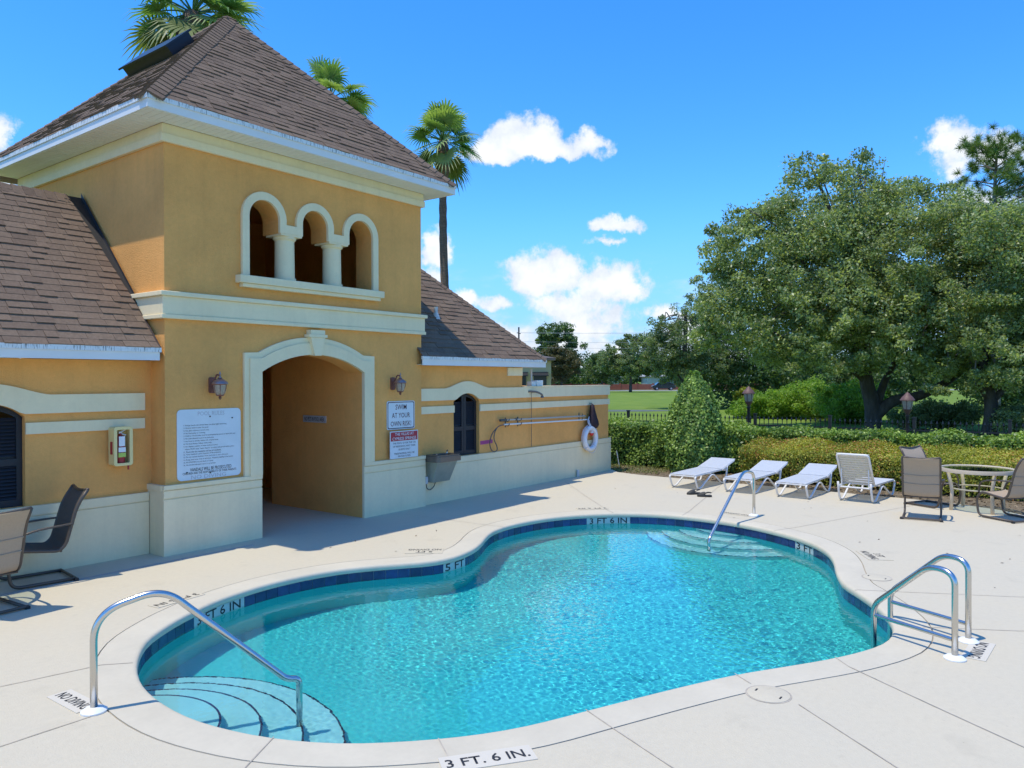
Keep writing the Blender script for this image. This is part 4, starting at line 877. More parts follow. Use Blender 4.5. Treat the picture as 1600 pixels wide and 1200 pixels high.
def lounger(label, x, y, rz, back=13, straps='strap'):
    """foot end at the local origin, head towards +x"""
    t = thing('pool_lounger', label, 'lounger', (0, 0, 0), group='white pool loungers beside the hedge')
    w = .29; z = .275; hx = 1.28
    for s in (-1, 1):
        mb = MB(); p = fillet([(.02, s*w, z), (-.02, s*w, z-.03), (.10, s*w, .02), (.24, s*w, .02), (.72, s*w, z-.03), (.86, s*w, z-.03), (1.24, s*w, .02), (1.42, s*w, .02), (1.50, s*w, .2), (1.53, s*w, .37)], [.04, .06, .06, .1, .1, .07, .07, .08], 5); mb.tube(p, .021, 8, sq=(1, .8)); mb.build('leg', 'white_frame', t, smooth='all')
        mb = MB(); mb.tube([(.0, s*(w-.022), z+.01), (hx, s*(w-.022), z+.03)], .021, 8); mb.tube([(hx, s*(w-.022), z+.03), (1.52, s*(w-.022), z+.03)], .018, 8); mb.build('side_rail', 'white_frame', t, smooth=True)
    for x_, dz_ in ((.005, 0), (1.5, 0), (.80, -.02)): mb = MB(); mb.tube([(x_, -w+.02, z+dz_), (x_, w-.02, z+dz_)], .016, 8); mb.build('stretcher', 'white_frame', t, smooth=True)
    rng = random.Random(len(label))
    mb = MB(); n = 23
    for k in range(n):
        x_ = .015+(hx-.04)*k/(n-1); zz = z+.028+.02*x_/hx; mb.box(x_-.022, x_+.022, -w+.002, w-.002, zz-.004-.003*rng.random(), zz+.004)
    mb.build('seat_straps', straps if straps == 'strap' else 'strap', t)
    a = math.radians(back); bx = lambda d, h: (hx+d*math.cos(a)-h*math.sin(a), z+.03+d*math.sin(a)+h*math.cos(a)); Lb = .70
    mb = MB(); p = [(bx(0, 0)[0], -w+.01, bx(0, 0)[1]), (bx(Lb, 0)[0], -w+.01, bx(Lb, 0)[1]), (bx(Lb, 0)[0], w-.01, bx(Lb, 0)[1]), (bx(0, 0)[0], w-.01, bx(0, 0)[1])]; mb.tube(fillet(p, .07, 5), .021, 8); b = mb.build('back_frame', 'white_frame', t, smooth='all')
    mb = MB(); n = 13
    for k in range(n):
        d = .035+(Lb-.05)*k/(n-1); c0, c1 = bx(d-.02, .018), bx(d+.02, .018); e0, e1 = bx(d-.02, .026), bx(d+.02, .026)
        mb.hexa([(c0[0], -w, c0[1]), (c1[0], -w, c1[1]), (c1[0], w, c1[1]), (c0[0], w, c0[1])], [(e0[0], -w, e0[1]), (e1[0], -w, e1[1]), (e1[0], w, e1[1]), (e0[0], w, e0[1])])
    mb.build('back_straps', straps, t)
    mb = MB()
    for s in (-1, 1): q_ = bx(.38, -.02); mb.tube([(q_[0], s*(w-.05), q_[1]), (1.48, s*(w-.05), z+.02)], .012, 6)
    mb.build('back_prop', 'white_frame', t)
    t.location = (x, y, 0); t.rotation_euler = (0, 0, rz); return t
lounger('white lounger beside the pair of dark clogs, back slightly raised', 14.86, 6.77, math.radians(-3))
lounger('white lounger behind the far handrail, back slightly raised', 14.94, 5.62, math.radians(-3))
lounger('white lounger with a low back, next to the one with its back upright', 14.90, 4.56, math.radians(-2))
lounger('white lounger with its slatted back upright, turned away from the pool', 16.62, 3.36, math.radians(180-4), back=58, straps='strap_beige')
def sling_chair(label, x, y, face, sling='sling_tan', group='sling patio chairs'):
    """faces local +y"""
    t = thing('patio_chair', label, 'chair', (0, 0, 0), group=group); w = .27
    side = lambda s: fillet([(s*w, -.34, .025), (s*w, .30, .025), (s*w, .335, .30), (s*w, .25, .425), (s*w, -.17, .365), (s*w, -.24, .43), (s*w, -.36, .86), (s*w, -.47, 1.03)], [.10, .06, .08, .07, .07, .14], 6)
    for s in (-1, 1):
        mb = MB(); mb.tube(side(s), .0165, 8, sq=(1, 1.15)); mb.build('side_frame', 'chair_frame', t, smooth='all')
        mb = MB(); mb.tube(bez([(s*(w+.005), -.315, .66), (s*(w+.035), -.18, .655), (s*(w+.045), .06, .635), (s*(w+.035), .22, .58), (s*(w+.01), .285, .46), (s*w, .29, .41)], 6), .0165, 8, sq=(1, .75)); mb.build('armrest', 'chair_frame', t, smooth='all')
    mb = MB(); mb.tube([(-w-.03, -.34, .025), (w+.03, -.34, .025)], .0165, 8); mb.build('rear_bar', 'chair_frame', t, smooth=True)
    for p_ in ([(-w, .24, .415), (w, .24, .415)], [(-w, -.19, .36), (w, -.19, .36)]): mb = MB(); mb.tube(p_, .012, 8); mb.build('stretcher', 'chair_frame', t, smooth='all')
    mb = MB(); mb.tube(bez([(-w, -.475, 1.035), (0, -.455, 1.01), (w, -.475, 1.035)], 5), .015, 8); mb.build('top_rail', 'chair_frame', t, smooth='all')
    mb = MB()
    for s in (-1, 1): mb.box(s*(w+.02)-.02, s*(w+.02)+.02, -.36, -.32, .0, .03)
    mb.build('foot', 'rubber', t)
    path = fillet([(0, .25, .425), (0, -.17, .365), (0, -.24, .43), (0, -.36, .86), (0, -.475, 1.03)], [.08, .07, .14], 5); mb = MB(); n = len(path); ww = w-.012
    P = []
    for i, p in enumerate(path):
        a = path[max(0, i-1)]; b = path[min(n-1, i+1)]; tt = (b-a).normalized(); nn = Vector((0, -tt.z, tt.y)); P.append((p, nn))
    for h in (.007, -.007):
        for p, nn in P:
            for k, u in enumerate((-1, -.5, 0, .5, 1)): q_ = p+nn*h+Vector((0, 0, -.012*(1-u*u))); mb.v.append((u*ww, q_.y, q_.z))
    for i in range(n-1):
        for k in range(4):
            a = i*5+k; mb.f.append((a, a+1, a+6, a+5)); b = n*5+a; mb.f.append((b, b+5, b+6, b+1))
    for i in range(n-1):
        for k in (0, 4): a = i*5+k; mb.f.append((a, a+5, n*5+a+5, n*5+a))
    mb.build('sling', sling, t, smooth=True)
    mb = MB()                                                   # the padded seams across the back
    for (yy_, zz_) in ((-.325, .745), (-.285, .60)): mb.tube([(-ww, yy_-.012, zz_-.012), (0, yy_-.010, zz_-.026), (ww, yy_-.012, zz_-.012)], .007, 6)
    mb.build('seam', sling, t, smooth=True)
    t.location = (x, y, 0); t.rotation_euler = (0, 0, math.atan2(face[1], face[0])-math.pi/2); return t
sling_chair('tan sling chair with its back to the pool, left of the round table', 14.16, 2.20, (.99, .12))
sling_chair('tan sling chair on the hedge side of the right table, half hidden', 15.55, 2.24, (-.48, -.88))
sling_chair('tan sling chair at the right edge, facing the round table', 14.82, 1.06, (.58, .81))
sling_chair('tan sling chair cut off by the left edge, back towards the pool', 2.86, 8.84, (-.08, .99))
sling_chair('dark sling chair side-on beside the left wall', 3.66, 9.60, (-.99, .12), sling='sling_dark')
def table(label, x, y, R):
    t = thing('patio_table', label, 'table', (x, y, 0)); mb = MB(); mb.lathe([(R-.03, .67), (R, .67), (R+.004, .70), (R, .735), (R-.02, .735), (R-.03, .71)], x, y, 48, cap=False); mb.build('rim', 'table_frame', t, smooth=True)
    mb = MB(); mb.lathe([(.03, .716), (R-.025, .716), (R-.025, .724), (.03, .724)], x, y, 48); mb.build('glass_top', 'table_glass', t)
    for k in range(4):
        a = math.radians(35+90*k); c_, s_ = math.cos(a), math.sin(a); mb = MB(); mb.tube(fillet([(x+(R-.06)*c_, y+(R-.06)*s_, .69), (x+(R-.14)*c_, y+(R-.14)*s_, .38), (x+(R-.12)*c_, y+(R-.12)*s_, .0)], .1, 5), .029, 8, sq=(1, .8)); mb.build('leg', 'table_frame', t, smooth='all')
    mb = MB(); mb.tube([(x+(R-.16)*math.cos(a), y+(R-.16)*math.sin(a), .38) for a in np.linspace(0, 2*math.pi, 32, endpoint=False)], .012, 8, closed=True); mb.build('ring_brace', 'table_frame', t, smooth='all')
    return t
table('round glass patio table beside the hedge, among three tan chairs', 15.5, 1.55, .57); table('round patio table mostly cut off by the left edge of the photo', 2.72, 9.25, .56)
def clog(label, x, y, rz):
    t = thing('clog', label, 'shoe', (0, 0, 0), group='pair of dark clogs'); L_ = .28
    def sec(u): return .052*(1-.35*abs(u-.62)**1.5)*min(1, (u*9+.15))*min(1, ((1-u)*7+.12))**.5+.004
    mb = MB(); n = 14
    for k in range(n+1):
        u = k/n; r = sec(u)
        for (a, z) in ((-1, 0), (1, 0), (1.06, .03), (-1.06, .03)): mb.v.append((u*L_-.14, a*r, z+.006*(1-u)))
    for k in range(n):
        for j in range(4): a = k*4+j; b = k*4+(j+1) % 4; mb.f.append((a, b, b+4, a+4))
    mb.f += [(0, 1, 2, 3), (n*4, n*4+1, n*4+2, n*4+3)]; mb.build('sole', 'clog', t, smooth=True)
    mb = MB(); m = 9
    for k in range(m+1):
        u = .45+.53*k/m; r = sec(u)*1.02; h = .028+.07*math.sin(min(1, (1-u)/.5)*math.pi/2)**.8
        for j in range(9): a = math.pi*j/8; mb.v.append((u*L_-.14, r*math.cos(a), .025+(h-.025)*math.sin(a)))
    for k in range(m):
        for j in range(8): a = k*9+j; mb.f.append((a, a+1, a+10, a+9))
    mb.build('upper', 'clog', t, smooth='all', recalc=False)
    mb = MB(); mb.tube(bez([(.0, -.055, .06), (-.06, -.058, .085), (-.13, 0, .085), (-.06, .058, .085), (.0, .055, .06)], 5), .008, 6); mb.build('heel_strap', 'clog', t, smooth='all')
    t.location = (x, y, 0); t.rotation_euler = (0, 0, rz)
clog('dark clog nearer the loungers, one of a pair on the deck', 14.30, 6.28, math.radians(140)); clog('dark clog nearer the pool, one of a pair on the deck', 14.13, 5.98, math.radians(110))
# ------------------------------------------------------------------ ground beyond the deck
mat('grass', (.12, .20, .028), .95, col2=(.19, .26, .045), vscale=.35, bump=.5, bscale=30, bdist=.03, spec=.1)
mat('grass_blade', (.075, .15, .02), .8, attr='tone', col2=(.19, .27, .05), translucent=.3)
mat('mulch', (.16, .115, .075), .95, col2=(.27, .22, .14), vscale=9, bump=1, bscale=45, bdist=.03, spec=.1)
mat('asphalt', (.30, .29, .27), .9, var=.08, vscale=.5)
mat('pond', (.11, .13, .11), .7, spec=.2, bump=.4, bscale=3)
mb = MB(); mb.prism([[(-500, -500), (900, -500), (900, 900), (-500, 900)], [(-8, -6), (12, -6), (12, 13.5), (-8, 13.5)]], lambda u, v, d: (u, v, d), -.06, -.5, sides=False)
mb.f = [f for f in mb.f if all(i < 8 for i in f)]; mb.v = mb.v[:8]
tag(mb.build('lawn', 'grass'), kind='structure', label='flat green lawn beyond the fence')
mb = MB(); mb.prism([[(13.0, -8.8), (20.3, -8.8), (20.3, 15.8), (13.0, 15.8)]], lambda u, v, d: (u, v, d), -.035, -.2); tag(mb.build('mulch_bed', 'mulch'), kind='structure', label='brown mulch bed under the hedges')
def patch(name, pts, z, m, label):
    mb = MB(); mb.add([(x, y, z) for x, y in pts], [tuple(range(len(pts)))]); return tag(mb.build(name, m), kind='structure', label=label)
patch('pond', [(50.5+3.6*math.cos(a)*.603+1.2*math.sin(a)*.8*1.3, 27.5-3.6*math.cos(a)*.798+1.2*math.sin(a)*.6*1.3) for a in np.linspace(0, 2*math.pi, 40, endpoint=False)], -.052, 'pond', 'small grey pond on the lawn')
RV = Vector((.603, -.798, 0)); FV = Vector((.798, .603, 0))
def along(c, r0, r1, d0, d1): c = Vector(c); return [tuple((c+RV*r+FV*d)[:2]) for r, d in ((r0, d0), (r1, d0), (r1, d1), (r0, d1))]
patch('road', along((144, 70, 0), -120, 160, -3.5, 6), -.050, 'asphalt', 'pale road far behind the lawn')
patch('sidewalk', along((144, 70, 0), -120, 160, -8, -5.5), -.046, 'asphalt', 'pale pavement in front of the far road')
# ------------------------------------------------------------------ foliage helpers
def leaf_mat(name, c1, c2, tr=.28, rough=.5, tcol=(1.25, 1.35, .5), spec=.35): return mat(name, c1, rough, attr='tone', col2=c2, spec=spec, translucent=tr, tcol=tcol)
leaf_mat('oak_leaf', (.105, .15, .052), (.45, .50, .225), rough=.38, tr=.42, tcol=(1.55, 1.65, .75), spec=.55)
leaf_mat('oak_leaf_dull', (.09, .13, .055), (.30, .35, .16), rough=.42, tr=.46, tcol=(1.4, 1.55, .75), spec=.5)
leaf_mat('far_leaf', (.07, .125, .05), (.20, .28, .11), tr=.46)
leaf_mat('rust_leaf', (.09, .09, .035), (.20, .16, .07))
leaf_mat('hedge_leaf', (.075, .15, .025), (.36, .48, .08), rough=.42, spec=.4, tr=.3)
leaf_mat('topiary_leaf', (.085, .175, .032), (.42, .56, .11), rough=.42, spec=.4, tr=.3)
leaf_mat('orange_leaf', (.19, .23, .03), (.58, .55, .085), rough=.5, tr=.36, tcol=(1.2, 1.25, .5))
leaf_mat('orange_tip', (.42, .17, .05), (.52, .30, .07), rough=.5, tr=.3, tcol=(1.2, 1.0, .5))
leaf_mat('lime_leaf', (.14, .25, .03), (.36, .50, .08), tr=.45)
leaf_mat('yellow_leaf', (.16, .22, .03), (.42, .40, .04))
leaf_mat('palm_leaf', (.12, .23, .06), (.44, .53, .21), rough=.4, tr=.42, spec=.5)
leaf_mat('palm_dry', (.15, .19, .06), (.30, .33, .13), tr=.3)
leaf_mat('pine_needle', (.08, .15, .03), (.21, .29, .065), tr=.3)
mat('bark', (.060, .047, .036), .95, col2=(.12, .10, .08), vscale=5, bump=1, bscale=14, bdist=.05, stretch=(1, 1, .3))
mat('bark_pale', (.19, .165, .14), .95, var=.25, vscale=6, bump=1, bscale=16, bdist=.04)
mat('palm_bark', (.26, .165, .11), .95, col2=(.13, .085, .06), vscale=7, bump=1, bscale=14, bdist=.06, stretch=(1, 1, 3))
mat('hedge_core', (.018, .022, .008), .95)  # near-black fill, the shade inside the foliage is in its colour
RNG = np.random.default_rng(11)
def leaves(name, C, size, tone, m, parent, aspect=.5, up=.6, N=None):
    """one small diamond-shaped leaf at every centre"""
    n = len(C); 
    if N is None: N = RNG.normal(size=(n, 3)); N[:, 2] += up
    else: N = N + RNG.normal(size=(n, 3))*.55
    N /= np.linalg.norm(N, axis=1, keepdims=True)+1e-9
    T = RNG.normal(size=(n, 3)); T -= N*(T*N).sum(1, keepdims=True); T /= np.linalg.norm(T, axis=1, keepdims=True)+1e-9
    B = np.cross(N, T); s = np.broadcast_to(np.asarray(size, float), (n,))[:, None]*RNG.uniform(.7, 1.3, (n, 1))
    V = np.empty((n, 4, 3)); V[:, 0] = C-T*s*.5; V[:, 1] = C-B*s*aspect*.5+N*s*.06; V[:, 2] = C+T*s*.5; V[:, 3] = C+B*s*aspect*.5+N*s*.06
    off_ = np.array(parent_world(parent)) if parent is not None else 0
    V = V.reshape(-1, 3)-off_; me = bpy.data.meshes.new(name); me.vertices.add(n*4); me.vertices.foreach_set('co', V.ravel())
    me.loops.add(n*4); me.loops.foreach_set('vertex_index', np.arange(n*4)); me.polygons.add(n); me.polygons.foreach_set('loop_start', np.arange(0, n*4, 4)); me.update()
    at = me.attributes.new('tone', 'FLOAT', 'POINT'); at.data.foreach_set('value', np.repeat(np.clip(tone, 0, 1), 4).astype(np.float32))
    me.materials.append(MATS[m]); o = bpy.data.objects.new(name, me); COL.objects.link(o); o.parent = parent
    if parent is not None: o['kind'] = 'stuff'
    return o
def clumpy(ells, n, sub=26, spread=.20, seed=0, shell=.55):
    """leaf centres gathered in small clumps through the volume of a set of ellipsoids (c, r)"""
    rg = np.random.default_rng(seed); w = np.array([(e[1][0]*e[1][1]*e[1][2])**(2/3) for e in ells]); w = np.where(w < 1.8**2, w*.6, w); w /= w.sum(); P, T = [], []
    for (c, r), f in zip(ells, w):
        k = max(3, int(sub*f*len(ells)*1.2)); m = int(n*f); d = rg.normal(size=(k, 3)); d /= np.linalg.norm(d, axis=1, keepdims=True)
        rad = rg.uniform(shell, 1.0, (k, 1))**.6; ctr = np.array(c)+d*rad*np.array(r); tn = rg.normal(.45, .16, k); sz = spread*rg.uniform(.6, 1.5, (k, 1))*max(np.mean(r), 2.4 if np.mean(r) < 1.3 and shell > .45 else 0)
        i = rg.integers(0, k, m); g = rg.normal(size=(m, 3)); g /= (np.linalg.norm(g, axis=1, keepdims=True)+1e-9); g *= rg.uniform(0, 1, (m, 1))**.45
        ax = rg.normal(size=(k, 3)); ax /= np.linalg.norm(ax, axis=1, keepdims=True); g = g+ax[i]*(g*ax[i]).sum(1, keepdims=True)*rg.uniform(-.3, 1.1, (k, 1))[i]; stray = rg.uniform(0, 1, m) < .06; g[stray] *= 1.3
        P.append(ctr[i]+g*sz[i]*np.array([1, 1, .72])); T.append(tn[i]+rg.normal(0, .30, m))
    return np.concatenate(P), np.concatenate(T)
def local(base, r, d, z): b = Vector(base); p = b+RV*r+FV*d; return (p.x, p.y, z)
def limb(mb, pts, r0, r1, n=9, k=6):
    p = bez(pts, k); m = len(p); mb.tube(p, [r0+(r1-r0)*i/(m-1) for i in range(m)], n)
def tree(name, label, base, ells, n, size, m, trunk, limbs=(), group=None, sub=40, spread=.22, seed=1, bark='bark', aspect=.5, shell=.5, twigs=0):
    """ells: (r, d, z, rr, rd, rz) in the tree's own frame; trunk: (radius, [(r, d, z)...]); limbs likewise"""
    t = thing(name, label, 'tree', (base[0], base[1], -.06), group); L3 = lambda q: local((base[0], base[1], 0), *q)
    E = [(L3(e[:3]), (e[3], e[4], e[5])) for e in ells]; P, T = clumpy(E, n, sub, spread, seed, shell); leaves('crown', P, size, T, m, t, aspect)
    mb = MB(); r, pts = trunk; limb(mb, [L3(p) for p in pts], r, r*.55, 12)
    mb.build('trunk', bark, t, smooth='all')
    for (r0, r1, pts) in limbs: mb = MB(); limb(mb, [L3(p) for p in pts], r0, r1); mb.build('limb', bark, t, smooth='all')
    if twigs:
        rg = np.random.default_rng(seed+5); top = L3(trunk[1][-1]); mb = MB()
        for k in range(twigs):
            e = E[rg.integers(0, len(E))]; c = Vector(e[0])+Vector(rg.normal(size=3)*np.array(e[1])*.45); a = Vector(top).lerp(c, .35)+Vector(rg.normal(size=3)*.3)
            mb.tube(bez([a, a.lerp(c, .5)+Vector(rg.normal(size=3)*.35), c], 4), [.06-.045*i/8 for i in range(9)], 5)
        tag(mb.build('branches', 'bark_pale', t, smooth='all'), kind='stuff')
    return t
# ------------------------------------------------------------------ hedges and clipped shrubs by the deck
def hedge(name, label, x0, x1, y0, y1, h, n, size, m, core='hedge_core', seed=1, slope=0.0, tip=None, wob=.06):
    t = thing(name, label, 'hedge', ((x0+x1)/2, (y0+y1)/2, -.03)); rg = np.random.default_rng(seed)
    W_, L_ = x1-x0, y1-y0; aT, aF, aS = W_*L_, h*L_, h*W_; tot = aT+2*aF+2*aS; f = rg.uniform(0, 1, n)*tot
    P = np.empty((n, 3)); N = np.zeros((n, 3)); u, v = rg.uniform(0, 1, n), rg.uniform(0, 1, n)
    a = f < aT; P[a] = np.stack([x0+u[a]*W_, y0+v[a]*L_, np.full(a.sum(), h)], 1); N[a] = (0, 0, 1)
    b = (f >= aT) & (f < aT+aF); P[b] = np.stack([np.full(b.sum(), x0), y0+v[b]*L_, u[b]**.8*h], 1); N[b] = (-1, 0, .25)
    c = (f >= aT+aF) & (f < aT+2*aF); P[c] = np.stack([np.full(c.sum(), x1), y0+v[c]*L_, u[c]*h], 1); N[c] = (1, 0, .25)
    d = (f >= aT+2*aF) & (f < aT+2*aF+aS); P[d] = np.stack([x0+u[d]*W_, np.full(d.sum(), y0), v[d]*h], 1); N[d] = (0, -1, .25)
    e = f >= aT+2*aF+aS; P[e] = np.stack([x0+u[e]*W_, np.full(e.sum(), y1), v[e]*h], 1); N[e] = (0, 1, .25)
    if slope: P[:, 2] -= np.where(P[:, 2] > h*.5, slope*(1-(P[:, 0]-x0)/W_), 0)
    st_ = np.where(rg.uniform(0, 1, n) < .05, rg.uniform(.02, .11, n), 0); lump = st_+wob*(np.sin(P[:, 1]*4.1+seed)+np.sin(P[:, 1]*9.7+P[:, 0]*6)*.6+np.sin(P[:, 2]*7+P[:, 1]*5.3)*.6)
    depth_ = rg.uniform(0, 1, n)**1.3*.18; P = P+N*(lump-depth_)[:, None]+rg.normal(0, .018, (n, 3))
    edge = np.minimum(np.minimum(P[:, 0]-x0, x1-P[:, 0])/.16, 1); P[:, 2] -= np.where(N[:, 2] > .9, (1-np.clip(edge, 0, 1))**2*.10, 0)
    T = .36+rg.normal(0, .34, n)+np.where(N[:, 2] > .9, .18, 0)+.16*np.sin(P[:, 1]*3.3+P[:, 2]*4); o = leaves('foliage', P, size, T, m, t, .6, N=N)  # upward-facing leaves get a lighter tone, a sunlit top put into the colour
    if tip:
        k = rg.uniform(0, 1, n) < np.where(N[:, 2] > .9, .13, .04)*(1+.9*np.sin(P[:, 1]*1.7+1)*np.sin(P[:, 1]*.6)); leaves('new_growth', P[k]+N[k]*.025, size, T[k], tip, t, .6, N=N[k])
    mb = MB(); mb.box(x0+.17, x1-.17, y0+.17, y1-.17, .08, h-.16-slope); mb.build('dark_core', core, t)  # solid dark block, painted shade showing through gaps between the leaves
    mb = MB(); r_ = random.Random(seed)
    for k in range(int(L_*5)):
        y = y0+.1+r_.random()*(L_-.2); x = x0+.05+r_.random()*.3; mb.tube([(x+.1, y, -.03), (x+r_.uniform(-.06, .06), y+r_.uniform(-.08, .08), .32)], .009, 5)
    tag(mb.build('stems', 'bark', t), kind='stuff'); return t
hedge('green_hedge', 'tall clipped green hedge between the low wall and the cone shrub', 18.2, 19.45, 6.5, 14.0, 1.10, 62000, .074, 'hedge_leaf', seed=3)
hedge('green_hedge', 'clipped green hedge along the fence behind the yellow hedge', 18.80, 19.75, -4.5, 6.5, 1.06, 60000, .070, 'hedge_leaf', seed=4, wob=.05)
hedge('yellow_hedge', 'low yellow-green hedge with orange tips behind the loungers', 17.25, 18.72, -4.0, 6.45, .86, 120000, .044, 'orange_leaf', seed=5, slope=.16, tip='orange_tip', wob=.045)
t = thing('cone_shrub', 'tall cone-shaped clipped green shrub rising above the hedge', 'shrub', (18.05, 7.9, -.03))
def cone(n):
    rg = np.random.default_rng(9); z = rg.uniform(0, 1, n)**1.15; a = rg.uniform(0, 2*np.pi, n); prof = np.interp(z, [0, .08, .25, .45, .62, .76, .87, .95, 1], [.60, .68, .71, .67, .58, .45, .30, .15, .03])
    st_ = rg.uniform(0, 1, n) < .025; r = prof*(1+.05*np.sin(a*5+z*9)+.04*np.sin(a*9-z*14))+np.where(st_, rg.uniform(.03, .12, n), 0)-rg.uniform(0, 1, n)**1.3*.18; P = np.stack([18.05+r*np.cos(a), 7.9+r*np.sin(a), z*2.46], 1); N = np.stack([np.cos(a), np.sin(a), np.full(n, .45)], 1)
    return P+rg.normal(0, .02, (n, 3)), N, .34+rg.normal(0, .36, n)+.12*np.sin(a*4+z*8)
P, N, T = cone(36000); leaves('foliage', P, .074, T, 'topiary_leaf', t, .6, N=N)
mb = MB(); mb.lathe([(.45, .06), (.60, .5), (.58, 1.1), (.42, 1.7), (.16, 2.15), (.02, 2.3)], 18.05, 7.9, 16); mb.build('dark_core', 'hedge_core', t); mb = MB(); mb.tube([(18.05, 7.9, -.05), (18.05, 7.9, .5)], .06, 8); mb.build('stem', 'bark', t)  # solid dark filling, the shaded inside of the shrub put in as colour
t = thing('garden_stake', 'thin white stake in the mulch at the end of the low wall', 'stake', (17.9, 10.0, -.03)); mb = MB(); mb.tube([(17.94, 9.98, -.03), (17.88, 10.03, .39)], .012, 6); mb.build('stake', 'white_plastic', t)
leaf_mat('chips', (.10, .065, .035), (.36, .27, .16), tr=0.05)
leaf_mat('weed', (.10, .13, .03), (.30, .30, .10))
def litter():
    n = 9000; x = RNG.uniform(15.2, 19.2, n); y = RNG.uniform(-5, 14, n); ok = x > np.interp(y, [-5, 0, .7, 1.3, 2.9, 6.5, 8.6, 9.6, 14], [12.6, 14.8, 15.25, 15.85, 16.25, 16.4, 16.5, 17.0, 17.1]); C = np.stack([x, y, np.full(n, -.028)], 1)[ok]
    o = leaves('mulch_chips', C, .07, RNG.normal(.45, .3, len(C)), 'chips', None, .45, up=3.0); tag(o, kind='stuff', label='wood chips and dry leaves on the mulch bed')
    C = np.stack([RNG.uniform(16.9, 18.3, 1500), RNG.uniform(8.4, 10.6, 1500), RNG.uniform(-.03, .02, 1500)], 1); o = leaves('weeds', C, .06, RNG.normal(.5, .3, 1500), 'weed', None, .3, up=.3); tag(o, kind='stuff', label='sparse dry grass on the mulch')
    C = np.stack([RNG.uniform(4, 16, 60), RNG.uniform(-1, 9.4, 60), np.full(60, .006)], 1); C = np.array([c for c in C if not inside(c[0], c[1]) and not inside(c[0]+.3, c[1]) and not inside(c[0]-.3, c[1]) and not inside(c[0], c[1]+.3) and not inside(c[0], c[1]-.3)]); o = leaves('leaf_litter', C, .04, RNG.normal(.4, .3, len(C)), 'chips', None, .5, up=4.0); tag(o, kind='stuff', label='a few small dry leaves blown over the deck')
litter()
# ---- fence
mat('iron', (.014, .014, .014), .5)
fence = thing('iron_fence', 'black iron picket fence behind the hedges', 'fence', (20.0, 5, -.06))
mb = MB(); mb.tube([(20.0, 5, -.05), (20.0, 5, 1.22)], .0105, 4); mb.lathe([(.011, 1.215), (.026, 1.245), (.003, 1.315)], 20.0, 5, 4); pk = mb.build('picket', 'iron', fence)
y = 14.6; k = 0; first = True
while y > -6:
    if k % 16 == 0:
        mb = MB(); mb.box(19.965, 20.035, y-.035, y+.035, -.06, 1.36); mb.box(19.955, 20.045, y-.045, y+.045, 1.361, 1.385); mb.build('post', 'iron', fence)
    else:
        if first: o = pk; first = False
        else: o = pk.copy(); COL.objects.link(o)
        o.location = (0, y-5, 0)
    y -= .118; k += 1
for z in (.12, 1.06): mb = MB(); mb.box(19.985, 20.015, -6, 14.6, z, z+.035); mb.build('rail', 'iron', fence)
# ---- lamp posts
mat('post_brown', (.035, .028, .024), .55)
mat('lamp_head', (.13, .062, .048), .6, var=.2, vscale=25)
def lamp_post(label, x, y, h):
    t = thing('lamp_post', label, 'lamp post', (x, y, -.06), group='copper lamp posts along the fence'); mb = MB(); mb.lathe([(.075, -.06), (.075, .5), (.05, .55), (.045, h-.62), (.06, h-.60), (.06, h-.57)], x, y, 12); mb.build('pole', 'post_brown', t, smooth=True)
    mb = MB(); mb.lathe([(.03, h-.57), (.05, h-.52), (.10, h-.44), (.11, h-.42)], x, y, 14); mb.build('bracket', 'lamp_head', t, smooth=True)
    mb = MB(); mb.lathe([(.09, h-.42), (.12, h-.30), (.13, h-.20)], x, y, 14); mb.build('lamp_shade', 'lamp_glass', t, smooth=True)
    mb = MB()
    for k in range(6): a = k*math.pi/3; mb.tube([(x+.092*math.cos(a), y+.092*math.sin(a), h-.42), (x+.135*math.cos(a), y+.135*math.sin(a), h-.2)], .01, 5)
    mb.build('cage', 'lamp_head', t)
    mb = MB(); mb.lathe([(.17, h-.205), (.165, h-.185), (.12, h-.12), (.07, h-.075), (.05, h-.04), (.02, h-.02), (.012, h)], x, y, 16); mb.build('lamp_cap', 'lamp_head', t, smooth=True)
lamp_post('copper lamp post next to the cone shrub', 20.6, 7.44, 2.10); lamp_post('copper lamp post right of the big oak trunk', 20.6, 3.52, 1.97)
# ------------------------------------------------------------------ trees
OAK = [(-3.75, 0, 7.6, 3.5, 4, 3.1), (-1.95, .5, 10.1, 2.9, 3.2, 2.3), (1.05, 0, 8.2, 3.9, 4.5, 3.2), (2.25, .5, 10.2, 1.8, 2.5, 1.5), (-6.0, 0, 8.6, 1.7, 2.2, 1.7), (-5.5, -1, 5.2, 2.7, 3, 2.0), (-1.95, -2, 5.3, 3.2, 2.4, 1.6), (2.2, -2.2, 4.6, 3.4, 2.6, 2.0), (-2.9, 0, 12.2, 1.1, 1.2, .8), (-.6, 0, 12.1, .9, 1.1, .8), (-7.3, .5, 6.6, 1.0, 1.4, 1.3), (-1, 2.5, 7, 5, 3, 3.2), (4.4, -1, 7.0, 2.6, 3, 2.6), (-7.0, -.5, 4.6, 1.6, 2, 1.3), (-2.4, -3, 3.9, 2.6, 1.8, 1.5), (.6, -3, 4.1, 2.8, 1.8, 1.6), (3.4, -3, 3.5, 2.4, 1.8, 1.7), (-4.8, -2, 3.8, 2.3, 1.8, 1.4), (.0, -2.5, 5.6, 3.0, 2, 1.6)]
